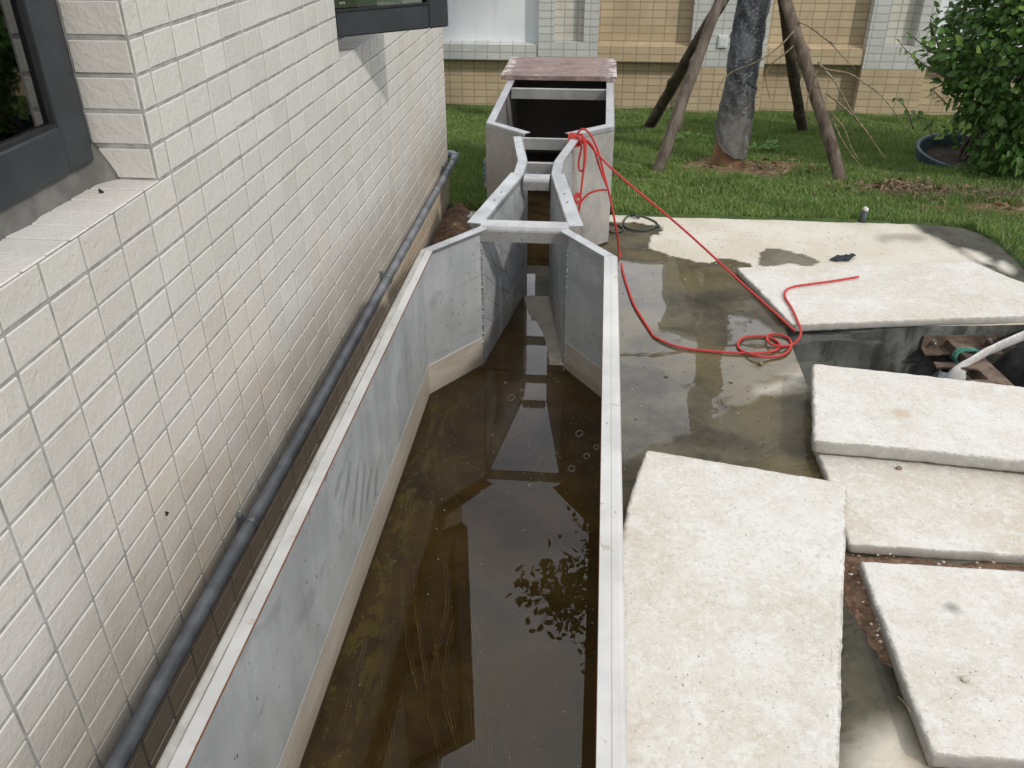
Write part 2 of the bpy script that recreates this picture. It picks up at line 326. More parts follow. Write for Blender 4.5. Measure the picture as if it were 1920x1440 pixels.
def m_pave():
    m = NT('site_concrete'); wet = m.attr('wet'); film = m.attr('film'); st = m.attr('stain')
    dry = m.mix(m.ramp(m.noise(3.5, 6), .35, .65), (.60, .55, .455), (.68, .645, .565))
    dry = m.mix(m.ramp(m.noise(30, 6, .75), .54, .70, 0, .6), dry, (.40, .35, .27))
    dry = m.mix(m.ramp(m.noise(7, 4, .6, m.map((1, 3, 1))), .6, .7, 0, .25), dry, (.52, .33, .22))
    damp = m.mix(m.ramp(m.noise(7, 6, .65), .35, .65), (.052, .044, .027), (.115, .098, .062))
    damp = m.mix(m.ramp(m.noise(2.2, 4), .45, .65, 0, .65), damp, (.15, .115, .045))
    stc = m.mix(m.ramp(m.noise(12, 6, .7), .35, .65), (.022, .025, .02), (.06, .062, .05))
    c = m.mix(wet, dry, damp); c = m.mix(st, c, stc)
    rid = m.n('ShaderNodeTexWave', wave_type='BANDS'); rid.inputs['Scale'].default_value = 9; rid.inputs['Distortion'].default_value = 9; rid.inputs['Detail'].default_value = 3; rid.inputs['Detail Scale'].default_value = 1.6
    m.l(m.map((1, 1.4, 1), rot=(0, 0, .9)), rid.inputs['Vector'])
    rm = m.math('MULTIPLY', rid.outputs['Fac'], m.ramp(m.noise(3.3, 3), .42, .6))
    c = m.mix(m.math('MULTIPLY', m.math('MULTIPLY', m.ramp(rm, .55, .8, 0, 1), wet), .35), c, (.05, .048, .04))
    h = m.math('ADD', m.math('MULTIPLY', m.math('MULTIPLY', rm, wet), .9), m.math('MULTIPLY', m.noise(80, 4), .45))
    drymask = m.ramp(film, .2, .9, 1, 0.015)
    nb = m.n('ShaderNodeBump'); nb.inputs['Distance'].default_value = .004; m.l(h, nb.inputs['Height']); m.l(m.math('MULTIPLY', drymask, .8), nb.inputs['Strength'])
    nb2 = m.n('ShaderNodeBump'); nb2.inputs['Distance'].default_value = .0015; m.l(m.math('ADD', rm, m.noise(9, 3)), nb2.inputs['Height']); nb2.inputs['Strength'].default_value = .02
    m.l(nb2.outputs[0], m.p.inputs['Coat Normal'])
    return m.set(Base_Color=c, Roughness=m.ramp(wet, 0, 1, .85, .5), Normal=nb.outputs[0], Specular_IOR_Level=m.ramp(m.math('MAXIMUM', wet, st), 0, 1, .4, .10), Coat_Weight=film, Coat_Roughness=.015, Coat_IOR=1.33)
M['pave'] = m_pave()
def m_pit():
    m = NT('pit_concrete'); c = m.mix(m.ramp(m.noise(5, 6, .65), .35, .65), (.075, .078, .072), (.20, .205, .19))
    st = m.noise(9, 5, .65, m.map((1, 1, .25))); c = m.mix(m.ramp(st, .50, .62, 0, .75), c, (.035, .036, .032)); c = m.mix(m.ramp(m.noise(12, 4, .6, m.map((.3, 1, 1.6), loc=(4, 4, 4))), .56, .66, 0, .5), c, (.28, .28, .26))
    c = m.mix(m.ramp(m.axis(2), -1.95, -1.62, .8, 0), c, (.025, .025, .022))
    return m.set(Base_Color=c, Roughness=.75, Specular_IOR_Level=.25, Normal=m.bump(m.noise(50, 5), .5, .002))
M['pit'] = m_pit()
def m_floor():
    m = NT('flume_floor')
    c = m.mix(m.ramp(m.noise(5, 6, .65), .35, .65), (.075, .048, .018), (.165, .115, .048))
    c = m.mix(m.ramp(m.noise(1.7, 4), .5, .65, 0, .5), c, (.12, .11, .085))
    x = m.axis(0); al = m.math('MULTIPLY', m.ramp(x, -.45, -.33, 1, 0), m.ramp(m.noise(11, 8, .8, m.map((1.6, .6, 1)), .5), .50, .56))
    c = m.mix(m.math('MULTIPLY', al, .75), c, (.27, .25, .06))
    def scr(seed, n, col, amt):
        nonlocal c
        wv = m.n('ShaderNodeTexWave', wave_type='BANDS', bands_direction='X'); wv.inputs['Scale'].default_value = n; wv.inputs['Distortion'].default_value = 2.4
        wv.inputs['Detail'].default_value = 1; wv.inputs['Detail Scale'].default_value = .7; m.l(m.map((1, .32, 1), loc=(seed, seed, 0)), wv.inputs['Vector'])
        k = m.math('MULTIPLY', m.ramp(wv.outputs['Fac'], .9965, .9995), m.ramp(m.noise(2.6, 3, .5, m.map(loc=(seed*2, 0, 0))), .42, .55, 0, amt))
        c = m.mix(m.math('MULTIPLY', k, m.ramp(m.axis(1), 1.25, 1.55, 1, 0)), c, col)
    c = m.mix(m.ramp(m.voro(24), .05, .11, .5, 0), c, (.02, .012, .006))
    c = m.mix(m.ramp(m.noise(30, 4, .7), .62, .72, 0, .35), c, (.16, .13, .08))
    d = m.ramp(m.axis(2), -1.3469, -1.3462)      # silt left dry where the floor stands out of the water
    dc = m.mix(m.ramp(m.noise(18, 5), .35, .65), (.30, .265, .21), (.37, .335, .275))
    c = m.mix(d, c, dc)
    return m.set(Base_Color=c, Roughness=.8, Normal=m.bump(m.noise(60, 5), .3, .002))
M['floor'] = m_floor()
M['outfloor'] = plain('outlet_silt', (.13, .10, .075), .8, var=.35, scale=9)
M['siltline'] = plain('silt_line', (.30, .225, .12), .9, scale=60)
def m_water(name='water_film', tint=(.74, .66, .48)):
    m = NT(name); m.t.nodes.remove(m.p)
    tr = m.n('ShaderNodeBsdfTransparent'); tr.inputs[0].default_value = (*tint, 1); gl = m.n('ShaderNodeBsdfGlossy'); gl.inputs['Roughness'].default_value = 0.004; gl.inputs[0].default_value = (1, 1, 1, 1)
    fr = m.n('ShaderNodeFresnel'); fr.inputs[0].default_value = 1.33; mx = m.n('ShaderNodeMixShader')
    b = m.bump(m.noise(14, 2), .02, .002); m.l(b, gl.inputs['Normal'])
    m.l(fr.outputs[0], mx.inputs[0]); m.l(tr.outputs[0], mx.inputs[1]); m.l(gl.outputs[0], mx.inputs[2]); m.l(mx.outputs[0], m.out.inputs[0])
    return m.mat
M['water'] = m_water()
def m_glass():
    m = NT('window_glass'); m.t.nodes.remove(m.p)
    tr = m.n('ShaderNodeBsdfTransparent'); tr.inputs[0].default_value = (.62, .66, .66, 1); gl = m.n('ShaderNodeBsdfGlossy'); gl.inputs['Roughness'].default_value = 0.02
    fr = m.n('ShaderNodeFresnel'); fr.inputs[0].default_value = 1.6; mx = m.n('ShaderNodeMixShader')
    m.l(m.ramp(fr.outputs[0], .04, .7, .22, 1), mx.inputs[0]); m.l(tr.outputs[0], mx.inputs[1]); m.l(gl.outputs[0], mx.inputs[2]); m.l(mx.outputs[0], m.out.inputs[0])
    return m.mat
M['glass'] = m_glass()
M['frame'] = plain('grey_blue_frame', (.036, .042, .050), .42, .1, var=.1, scale=12, bump=.05)
M['gasket'] = plain('gasket', (.012, .013, .014), .6)
M['mortar'] = plain('sealing_mortar', (.15, .145, .135), .9, scale=25, bump=.5, dist=.003)
M['room'] = plain('dark_room', (.10, .10, .09), .9)
M['pipe'] = plain('grey_pvc', (.19, .205, .225), .5, .0, var=.18, scale=14, bump=.12)
M['clamp'] = plain('grey_clamp', (.25, .27, .28), .4, .5)
def m_rope():
    m = NT('red_rope'); n = m.noise(400, 2); return m.set(Base_Color=m.mix(n, (.46, .028, .028), (.62, .065, .055)), Roughness=.55, Normal=m.bump(n, .5, .0006))
M['rope'] = m_rope(); M['teal'] = plain('teal_rope', (.10, .33, .26), .7, var=.3, scale=300)
M['cable'] = plain('black_cable', (.045, .055, .05), .55); M['rag'] = plain('dark_rag', (.03, .04, .055), .9, scale=60)
M['white_hose'] = plain('white_canvas_hose', (.68, .66, .64), .8, var=.12, scale=25, bump=.4, dist=.002)
M['pvc_white'] = plain('white_pvc', (.62, .68, .72), .35, var=.05)
def m_rusty():
    m = NT('rusty_steel'); c = m.mix(m.ramp(m.noise(14, 6, .7), .35, .65), (.075, .047, .034), (.20, .145, .105)); c = m.mix(m.ramp(m.noise(40, 4), .55, .7, 0, .6), c, (.07, .035, .025))
    return m.set(Base_Color=c, Roughness=.8, Metallic=.1, Normal=m.bump(m.noise(80, 5), .5, .002))
M['rusty'] = m_rusty(); M['bolt'] = plain('bolt', (.40, .36, .33), .45, .7, scale=120, bump=.5)
def m_board():
    m = NT('weathered_board'); c = m.mix(m.ramp(m.noise(10, 6, .7), .35, .65), (.175, .115, .105), (.27, .195, .175))
    v = m.noise(26, 6, .75, m.map((.5, 1.2, 1)), 1.2); c = m.mix(m.ramp(v, .52, .68, 0, .8), c, (.42, .35, .31)); c = m.mix(m.ramp(v, .30, .40, .7, 0), c, (.10, .055, .05))
    x = m.axis(0); e = m.math('MULTIPLY', m.math('MAXIMUM', m.ramp(x, -.49, -.44, 1, 0), m.ramp(x, .0, .07)), m.ramp(m.noise(22, 5, .7), .48, .6)); c = m.mix(e, c, (.62, .57, .53))
    return m.set(Base_Color=c, Roughness=.75, Normal=m.bump(v, .6, .003))
M['board'] = m_board()
def m_soil(name, a, b, sc=30):
    m = NT(name); n = m.noise(sc, 7, .7); c = m.mix(m.ramp(n, .35, .65), a, b); v = m.voro(sc*2.2); c = m.mix(m.ramp(v, .1, .35, .5, 0), c, tuple(x*1.5 for x in b))
    return m.set(Base_Color=c, Roughness=.95, Normal=m.bump(m.math('ADD', n, m.math('MULTIPLY', v, .5)), .9, .012))
M['darksoil'] = m_soil('dark_pot_soil', (.02, .017, .014), (.06, .045, .035))
M['soil'] = m_soil('red_soil', (.12, .065, .04), (.26, .165, .105))
def m_ground():
    m = NT('lawn_soil'); n = m.noise(9, 6, .7); br = m.attr('bare')
    g = m.mix(m.ramp(n, .35, .65), (.045, .085, .02), (.085, .135, .034)); s = m.mix(m.ramp(m.noise(22, 6, .7), .35, .65), (.16, .09, .05), (.32, .21, .125))
    return m.set(Base_Color=m.mix(br, g, s), Roughness=.95, Normal=m.bump(m.noise(45, 6, .7), .9, .015))
M['ground'] = m_ground()
def m_leafy(name, a, b, c3=None, trans=.25, rough=.45, spec=.5):
    m = NT(name); rnd = m.geo.outputs['Random Per Island']; big = m.noise(2.2, 3)
    c = m.mix(rnd, a, b); c = m.mix(m.ramp(big, .35, .7, 0, .4), c, tuple(x*.7 for x in a))
    if c3: c = m.mix(m.ramp(rnd, .90, .94), c, c3)
    m.set(Base_Color=c, Roughness=rough, Specular_IOR_Level=spec)
    t = m.n('ShaderNodeBsdfTranslucent'); m.l(c, t.inputs[0]); mx = m.n('ShaderNodeMixShader'); mx.inputs[0].default_value = trans
    m.l(m.p.outputs[0], mx.inputs[1]); m.l(t.outputs[0], mx.inputs[2]); m.l(mx.outputs[0], m.out.inputs[0]); return m.mat
M['grass'] = m_leafy('turf_blades', (.13, .23, .05), (.31, .41, .13), (.46, .42, .24), .3, .6, .3)
M['leaf'] = m_leafy('shrub_leaf', (.06, .145, .03), (.15, .28, .06), (.27, .39, .09), .32, .38)
M['weed'] = m_leafy('weed_leaf', (.10, .22, .05), (.16, .30, .08), None, .3)
M['dry'] = m_leafy('dry_leaf', (.20, .13, .08), (.34, .25, .17), (.10, .05, .03), .1, .8, .2)
def m_bark(name, a, b, sc=1.0):
    m = NT(name); v = m.noise(28*sc, 6, .7, m.map((1, 1, .22))); c = m.mix(m.ramp(v, .35, .65), a, b); c = m.mix(m.ramp(m.noise(7, 4), .5, .7, 0, .5), c, tuple(x*.55 for x in a))
    return m.set(Base_Color=c, Roughness=.9, Normal=m.bump(v, .9, .006))
M['bark_dark'] = m_bark('dark_bark', (.045, .032, .024), (.12, .085, .06)); M['bark_light'] = m_bark('pale_bark', (.10, .078, .062), (.22, .18, .15)); M['bark_mid'] = m_bark('brown_bark', (.085, .06, .045), (.20, .155, .125))
M['trunk'] = m_bark('red_trunk', (.17, .09, .05), (.29, .17, .10), .6)
def m_net():
    m = NT('shade_net'); v = m.voro(230, m.map((1, 1, 1))); n = m.noise(11, 5, .6); c = m.mix(m.ramp(n, .35, .65), (.05, .055, .063), (.15, .16, .175))
    c = m.mix(m.ramp(v, .15, .45, .7, 0), c, (.03, .032, .036)); c = m.mix(m.ramp(m.noise(70, 5, .8), .52, .62, 0, .65), c, (.36, .37, .385))
    z = m.axis(2); c = m.mix(m.ramp(z, -1.28, -.95, .45, 0), c, (.26, .23, .19))
    return m.set(Base_Color=c, Roughness=.85, Normal=m.bump(m.math('ADD', m.noise(30, 4), v), .8, .005))
M['net'] = m_net()
M['potring'] = plain('blue_grey_plastic', (.075, .12, .145), .5, var=.2, scale=12)
M['stick'] = plain('twig_bark', (.28, .225, .15), .9, var=.25, scale=50); M['white_paint'] = plain('white_box', (.72, .75, .74), .4, var=.03); M['blue'] = plain('blue_print', (.05, .25, .38), .5)
M['pebble'] = plain('pebble', (.33, .26, .19), .85, var=.3, scale=60, bump=.5)
M['gravel_white'] = plain('pale_crumb', (.55, .50, .42), .85, var=.2, scale=60)

# ================================================================== GROUND
ZG = -1.40
def lawn_z(x, y):
    yy = min(max(y, 4.05), 7.1)
    return -1.392-(yy-4.05)*.0675 + .014*vnoise(x, y, 0, 2.3) + .006*vnoise(x, y, 5, 7)
def bare(x, y):
    b = 0.0
    for cx, cy, rx, ry in ((.86, 5.14, .42, .26), (1.66, 4.62, .30, .10), (2.35, 4.33, .62, .13), (-.05, 5.0, .0, .0), (-.52, 5.3, .07, .05), (.25, 4.75, .06, .05)):
        if rx: 
            d = math.hypot((x-cx)/rx, (y-cy)/ry)+.45*vnoise(x, y, 1, 5); b = max(b, 1-min(1, max(0, (d-.75)/.45)))
    return b
PX0, PX1, PY0, PY1 = .705, 1.65, 1.76, 2.87
def pwarp(x, y):
    k = max(0, 1-abs(y-PY1)/.35); return y+k*max(0, min(1.0, x-.755))*.13
def grid_lines(lo, hi, st): return list(np.arange(lo, hi+1e-6, st))
gx = sorted(set([-.49, -.484, .079, .085, -120, -40, -15, -6, -2.5, -1.2, -.8, -.727, -.70, -.6]+[round(v, 3) for v in grid_lines(-.5, 3.6, .1)]+[PX0-.01, PX1+.01, 1.765, 1.81, 4.5, 6, 10, 25, 60, 120]))
gy = sorted(set([5.062, 5.068, -120, -40, -15, -6, -3, -1.5, 0, 1]+[PY0-.01, PY1+.16, 2.0, 2.4, 3.2, 3.6, 4.0, 4.04]+[round(v, 3) for v in grid_lines(4.1, 7.3, .08)]+[8, 12, 25, 60, 120]))
vs = []; 
for y in gy:
    for x in gx:
        if (x < 1.79 and y < 4.02) or (-.485 < x < .08 and y < 5.064): z = -1.475
        else: z = lawn_z(x, y)
        vs.append((x, y, z))
fs = []; nx = len(gx)
for j in range(len(gy)-1):
    for i in range(nx-1):
        cx = (gx[i]+gx[i+1])/2; cy = (gy[j]+gy[j+1])/2
        if PX0-.01 < cx < PX1+.01 and PY0-.01 < cy < PY1+.16: continue
        fs.append((j*nx+i, j*nx+i+1, (j+1)*nx+i+1, (j+1)*nx+i))
g = MB().add(vs, fs, 0, True).build('ground', M['ground'], fix=False); tag(g, kind='structure')
at = g.data.attributes.new('bare', 'FLOAT', 'POINT'); at.data.foreach_set('value', [bare(v[0], v[1]) for v in vs])

# ---- concrete pavement with the pit opening
def pip(p, poly):
    x, y = p; c = False; n = len(poly); j = n-1
    for i in range(n):
        xi, yi = poly[i]; xj, yj = poly[j]
        if (yi > y) != (yj > y) and x < (xj-xi)*(y-yi)/(yj-yi)+xi: c = not c
        j = i
    return c
def pdist(p, poly):
    x, y = p; best = 9; n = len(poly)
    for i in range(n):
        ax, ay = poly[i]; bx, by = poly[(i+1) % n]; dx, dy = bx-ax, by-ay; L = dx*dx+dy*dy or 1e-9
        t = max(0, min(1, ((x-ax)*dx+(y-ay)*dy)/L)); best = min(best, math.hypot(x-ax-t*dx, y-ay-t*dy))
    return best if pip(p, poly) else -best
def wp(l, z=ZG): return [tuple(atz(x, y, z)[:2]) for x, y in l]
wet_poly = [(-.62, 3.95)]+wp([(1169, 416), (1189, 415), (1212, 422), (1237, 422), (1243, 430), (1237, 438), (1217, 442), (1222, 467), (1245, 474), (1253, 480), (1295, 486), (1307, 492), (1328, 492), (1351, 484), (1370, 486), (1410, 495), (1412, 502)])+[(.80, 3.2), (.80, 1.0), (.95, .95), (.98, .2), (-.8, .2), (-.8, 3.95)]
blob = wp([(1420, 488), (1439, 467), (1464, 466), (1491, 474), (1514, 478), (1535, 490), (1515, 500), (1480, 495), (1450, 499), (1418, 499)])
stain_poly = wp([(1713, 420), (1727, 435), (1745, 444), (1768, 456), (1793, 467), (1815, 480), (1827, 491), (1859, 511), (1902, 536), (1917, 531)])+[(2.1, 3.3), (2.1, 4.3), (1.5, 4.3)]
tongue = wp([(1643, 443), (1655, 438), (1725, 438), (1745, 446), (1725, 455), (1680, 449), (1660, 456), (1645, 452)])
holes = [wp([(1808, 467), (1835, 473), (1852, 483), (1856, 494), (1838, 491), (1815, 478)]), wp([(1868, 497), (1880, 490), (1897, 503), (1895, 514), (1875, 505)])]
dryspots = [([(1630, 1365), (1690, 1345), (1745, 1440), (1700, 1600), (1560, 1600), (1575, 1440)], .03)]
dryspots = [(wp(a), b) for a, b in dryspots]+[(wp([(1425, 1330-595), (1500, 690), (1512, 700), (1505, 725), (1440, 735)]), .02)]
film_poly = wp([(1140, 380), (1190, 425), (1235, 445), (1215, 470), (1260, 480), (1340, 520), (1345, 600), (1420, 700), (1440, 740), (1330, 790), (1250, 830), (1170, 870)])+[(-.1, 1.8), (-.6, 1.9), (-.6, 3.9)]
film2 = wp([(1150, 380), (1500, 560), (1520, 900), (1170, 900)]) if False else wp([(1360, 590), (1420, 600), (1500, 650), (1490, 700), (1400, 720), (1360, 660)])
xs = sorted(set([round(v, 4) for v in grid_lines(-.64, 1.8, .0105)]+[PX0, PX1])); xs = [x for i, x in enumerate(xs) if i == 0 or x-xs[i-1] > .003 or x in (PX0, PX1)]
ys = sorted(set([round(v, 4) for v in grid_lines(-1.2, 4.035, .0105)]+[PY0, PY1]))
cont = [(1.5, 4.03), (1.60, 4.025), (1.70, 4.0), (1.755, 3.93), (1.785, 3.80), (1.79, 3.6), (1.78, 3.45), (1.78, -1.3)]
def xmax(y):
    for a, b in zip(cont, cont[1:]):
        if b[1] <= y <= a[1]: return a[0]+(b[0]-a[0])*(a[1]-y)/(a[1]-b[1]+1e-9)
    return 1.5
vs = []; wet = []; film = []; stn = []
for y in ys:
    for x in xs:
        X = min(x, xmax(y)); Y = pwarp(X, y)
        if y == ys[-1]: Y += .012*vnoise(X, 0, 0, 4)+.004*vnoise(X, 3, 0, 20)
        n1 = vnoise(X, Y, 0, 9)*.018+vnoise(X, Y, 2, 28)*.012+vnoise(X, Y, 3, 70)*.005
        sm = lambda d, w_: max(0., min(1., .5+d/w_))
        a = sm(pdist((X, Y), wet_poly)+n1, .006)
        a = max(a, sm(pdist((X, Y), blob)+n1, .006)*.85)
        for dp, ww in dryspots: a *= 1-sm(pdist((X, Y), dp)+n1, .08)*.9
        f = sm(pdist((X, Y), film_poly)+n1*1.5, .02); f = max(f, sm(pdist((X, Y), film2)+n1, .02)); 
        f = max(f, a*.15)*a*(1 if vnoise(X, Y, 9, 13)+.5*vnoise(X, Y, 4, 40) > -.38 or X < .3 else .55)
        s_ = sm(pdist((X, Y), stain_poly)+n1*.8, .05)*.92; 
        for h_ in holes: s_ *= 1-sm(pdist((X, Y), h_)+n1*.5, .05)
        s_ = max(s_, sm(pdist((X, Y), tongue)+n1*.5, .04)*.35)
        if X > .5 and Y < 1.7: s_ = max(s_, .8*sm(.3-abs(X-.85), .3)*(1-max(sm(pdist((X, Y), dp), .08) for dp, ww in dryspots)))  # darker ground in the gap between the two nearest slabs
        wet.append(a); film.append(f); stn.append(s_)
        z = ZG+.0012*vnoise(X, Y, 0, 6)+(1-f)*.0012*vnoise(X, Y, 0, 40)
        vs.append((X, Y, z))
n0 = len(vs); nx = len(xs); fs = []
def solid(i, j): return 0 <= i < nx-1 and 0 <= j < len(ys)-1 and not (PX0-1e-6 <= (xs[i]+xs[i+1])/2 <= PX1 and PY0-1e-6 <= (ys[j]+ys[j+1])/2 <= PY1) and vs[j*nx+i][0] < vs[j*nx+i+1][0]-1e-6
bot = {}
def bt(k, deep):
    if (k, deep) not in bot:
        vs.append((vs[k][0], vs[k][1], deep)); inn = PX0-.02 < vs[k][0] < PX1+.02 and PY0-.02 < vs[k][1] < PY1+.2; wet.append(.9 if inn else wet[k]); film.append(0); stn.append(.35+(.3 if deep < -1.55 else 0) if inn else stn[k]); bot[(k, deep)] = len(vs)-1
    return bot[(k, deep)]
def side(a, b, inner):
    lv = [-1.44, -1.5, -1.6, -1.8, -2.3] if inner else [-1.5]; ta, tb = a, b
    for d in lv:
        na, nb = bt(a, d), bt(b, d); fs.append((ta, na, nb, tb)); ta, tb = na, nb
for j in range(len(ys)-1):
    for i in range(nx-1):
        if not solid(i, j): continue
        a, b, c, d = j*nx+i, j*nx+i+1, (j+1)*nx+i+1, (j+1)*nx+i
        fs.append((a, b, c, d))
        pit = lambda I, J: PX0 < (xs[min(max(I, 0), nx-2)]+xs[min(max(I, 0), nx-2)+1])/2 < PX1 and PY0 < (ys[min(max(J, 0), len(ys)-2)]+ys[min(max(J, 0), len(ys)-2)+1])/2 < PY1
        if not solid(i, j-1): side(a, b, pit(i, j-1))
        if not solid(i+1, j): side(b, c, pit(i+1, j))
        if not solid(i, j+1): side(c, d, pit(i, j+1))
        if not solid(i-1, j): side(d, a, pit(i-1, j))
k = len(vs)
for x, y in ((PX0-.02, PY0-.02), (PX1+.02, PY0-.02), (PX1+.02, PY1+.2), (PX0-.02, PY1+.2)): vs.append((x, y, -2.28)); wet.append(1); film.append(.3); stn.append(.8)
fs.append((k, k+1, k+2, k+3))
pv = MB().add(vs, fs, 0, False).build('pavement', [M['pave'], M['pit']], fix=False); tag(pv, kind='structure')
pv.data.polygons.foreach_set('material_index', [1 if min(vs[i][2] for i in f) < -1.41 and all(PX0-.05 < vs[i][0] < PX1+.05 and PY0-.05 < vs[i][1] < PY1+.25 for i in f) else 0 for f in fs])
pv.data.polygons.foreach_set('use_smooth', [len(set(f)) == 4 and min(vs[i][2] for i in f) > -1.41 for f in fs])
for nm, arr in (('wet', wet), ('film', film), ('stain', stn)):
    at = pv.data.attributes.new(nm, 'FLOAT', 'POINT'); at.data.foreach_set('value', arr)

# ---- soil strips
def soil_patch(name, poly, zt, st=.012, amp=.012, edge=.06):
    x0 = min(p[0] for p in poly); x1 = max(p[0] for p in poly); y0 = min(p[1] for p in poly); y1 = max(p[1] for p in poly)
    X = grid_lines(x0-.05, x1+.05, st); Y = grid_lines(y0-.05, y1+.05, st); v = []; f = []
    for y in Y:
        for x in X:
            d = pdist((x, y), poly)+.02*vnoise(x, y, 0, 14)+.01*vnoise(x, y, 1, 50); t = max(-1, min(1, d/edge))
            v.append((x, y, zt-.02+.022*t+(amp*abs(vnoise(x, y, 3, 38))+.5*amp*vnoise(x, y, 3, 90))*max(0, t)))
    n = len(X)
    for j in range(len(Y)-1):
        for i in range(n-1):
            q = (j*n+i, j*n+i+1, (j+1)*n+i+1, (j+1)*n+i)
            if max(v[k][2] for k in q) > zt-.03: f.append(q)
    o = MB().add(v, f, 0, True).build(name, M['soil'], fix=False); return tag(o, kind='structure')
soil_patch('soil', [(-.73, 4.17), (-.60, 4.15), (-.60, 3.95), (-.54, 3.7), (-.52, 3.3), (-.48, 2.6), (-.48, 1.0), (-.73, 1.0)], -1.383, amp=.02)
soil_patch('soil', [(.60, 1.64), (1.6, 1.66), (1.6, 1.44), (.95, 1.44), (.70, 1.36), (.66, 1.30), (.62, 1.36)], -1.380, amp=.012)

# ================================================================== HOUSE
WX = -.725; TY0 = .988; TW = .1003; TZ0 = -.486; TH = .0558; CORN = 4.12
house = empty('house', (WX, 1.5, ZG), 'cream tiled house with blue-grey casement windows on the left of the channel', 'house')
WIN = [(-.9, 1.342, -.430, 1.0), (2.458, 3.30, -.430, 1.0)]
def tilequad(mb, o, ax, ay, n, w, h, gap=.0045, gy_=.006, th=.0019, m=0):
    """one tile as a raised bevelled plate: o corner, ax/ay unit axes, n normal"""
    j = lambda s: random.uniform(-s, s)
    o, ax, ay, n = map(Vector, (o, ax, ay, n)); a0, a1, b0, b1 = gap/2, w-gap/2, gy_/2, h-gy_/2
    if a1-a0 < .01 or b1-b0 < .008: return
    dx, dy = j(.0007), j(.0009); bev = .0014; tt = [th+j(.0006) for _ in range(4)]
    base = [o+ax*(a+dx)+ay*(b+dy) for a, b in ((a0, b0), (a1, b0), (a1, b1), (a0, b1))]
    top = [o+ax*(a+dx)+ay*(b+dy)+n*t for (a, b), t in zip(((a0+bev, b0+bev), (a1-bev, b0+bev), (a1-bev, b1-bev), (a0+bev, b1-bev)), tt)]
    mb.add(base+top, [(4, 5, 6, 7), (0, 1, 5, 4), (1, 2, 6, 5), (2, 3, 7, 6), (3, 0, 4, 7)], m)
wall = MB()
def wseg(y0, y1, z0, z1): wall.box(WX-.01, WX, y0, y1, z0, z1, 1)
TOPZ = 1.5
# backing (grout) around the openings, and the body of the house
wall.add([(WX, y, z) for y, z in ((-1.5, -1.6), (CORN, -1.6), (CORN, -.43), (-1.5, -.43))], [(0, 1, 2, 3)], 1)
wall.add([(WX, y, z) for y, z in ((1.342, -.43), (2.458, -.43), (2.458, TOPZ), (1.342, TOPZ))], [(0, 1, 2, 3)], 1)
wall.add([(WX, y, z) for y, z in ((3.30, -.43), (CORN, -.43), (CORN, TOPZ), (3.30, TOPZ))], [(0, 1, 2, 3)], 1)
wall.add([(WX, y, z) for y, z in ((-1.5, 1.0), (1.342, 1.0), (1.342, TOPZ), (-1.5, TOPZ))], [(0, 1, 2, 3)], 1)
wall.add([(WX, y, z) for y, z in ((2.458, 1.0), (3.30, 1.0), (3.30, TOPZ), (2.458, TOPZ))], [(0, 1, 2, 3)], 1)
wall.add([(WX, CORN, -1.6), (-6, CORN, -1.6), (-6, CORN, TOPZ), (WX, CORN, TOPZ)], [(0, 1, 2, 3)], 1)
wall.add([(WX, -1.5, -1.6), (-6, -1.5, -1.6), (-6, -1.5, TOPZ), (WX, -1.5, TOPZ)], [(0, 1, 2, 3)], 1)
wall.add([(-6, -1.5, -1.6), (-6, CORN, -1.6), (-6, CORN, TOPZ), (-6, -1.5, TOPZ)], [(0, 1, 2, 3)], 1)
D = .10
for (a, b, zs, zt) in WIN:      # reveals
    wall.add([(WX, a, zs), (WX, b, zs), (WX-.3, b, zs), (WX-.3, a, zs)], [(0, 1, 2, 3)], 1)
    wall.add([(WX, b, zs), (WX, b, zt), (WX-.3, b, zt), (WX-.3, b, zs)], [(0, 1, 2, 3)], 1)
    wall.add([(WX, a, zs), (WX, a, zt), (WX-.3, a, zt), (WX-.3, a, zs)], [(0, 1, 2, 3)], 1)
    wall.add([(WX, a, zt), (WX, b, zt), (WX-.3, b, zt), (WX-.3, a, zt)], [(0, 1, 2, 3)], 1)
rows = range(-36, 16)
for i in rows:                 # row i spans z TZ0-TH*i-TH .. TZ0-TH*i
    zt = TZ0-TH*i; zb = zt-TH
    if zb < -1.45: continue
    dirt_shade = zt < -1.21
    for c in range(-26, 33):
        y0 = TY0+TW*c; y1 = y0+TW
        if y0 >= CORN: continue
        segs = [(y0, min(y1, CORN))]
        for (a, b, zs, ztp) in WIN:
            if zt > zs+.01 and zb < ztp:
                new = []
                for p, q in segs:
                    if q <= a+1e-4 or p >= b-1e-4: new.append((p, q)); continue
                    if p < a: new.append((p, a))
                    if q > b: new.append((b, q))
                segs = new
        for p, q in segs:
            if q-p > .02: tilequad(wall, (WX, p, zb), (0, 1, 0), (0, 0, 1), (1, 0, 0), q-p, TH, m=2 if dirt_shade else 0, gap=.0056, gy_=.0058)
for b in (1.342, 3.30):
    for i in range(-26, -1+1):
        zb = TZ0-TH*i-TH
        if zb > -.44: tilequad(wall, (WX-D, b, zb), (1, 0, 0), (0, 0, 1), (0, -1, 0), D-.003, TH, m=0, gap=.002, gy_=.0075)
for a in (2.458,):
    for i in range(-26, 0):
        zb = TZ0-TH*i-TH
        if zb > -.44: tilequad(wall, (WX-D, a, zb), (1, 0, 0), (0, 0, 1), (0, 1, 0), D-.003, TH, m=0, gap=.002, gy_=.0075)
for (a, b, zs, zt) in WIN:
    y = b
    while y > a:
        y -= TH
        tilequad(wall, (WX-.098+random.uniform(-.001, .001), y, zs), (1, 0, 0), (0, 1, 0), (0, 0, 1), .101, TH, m=0, gap=.002, gy_=.0036)
wall.build('wall', [M['tile'], M['grout'], M['tile_dirt_shade']], house, fix=True)
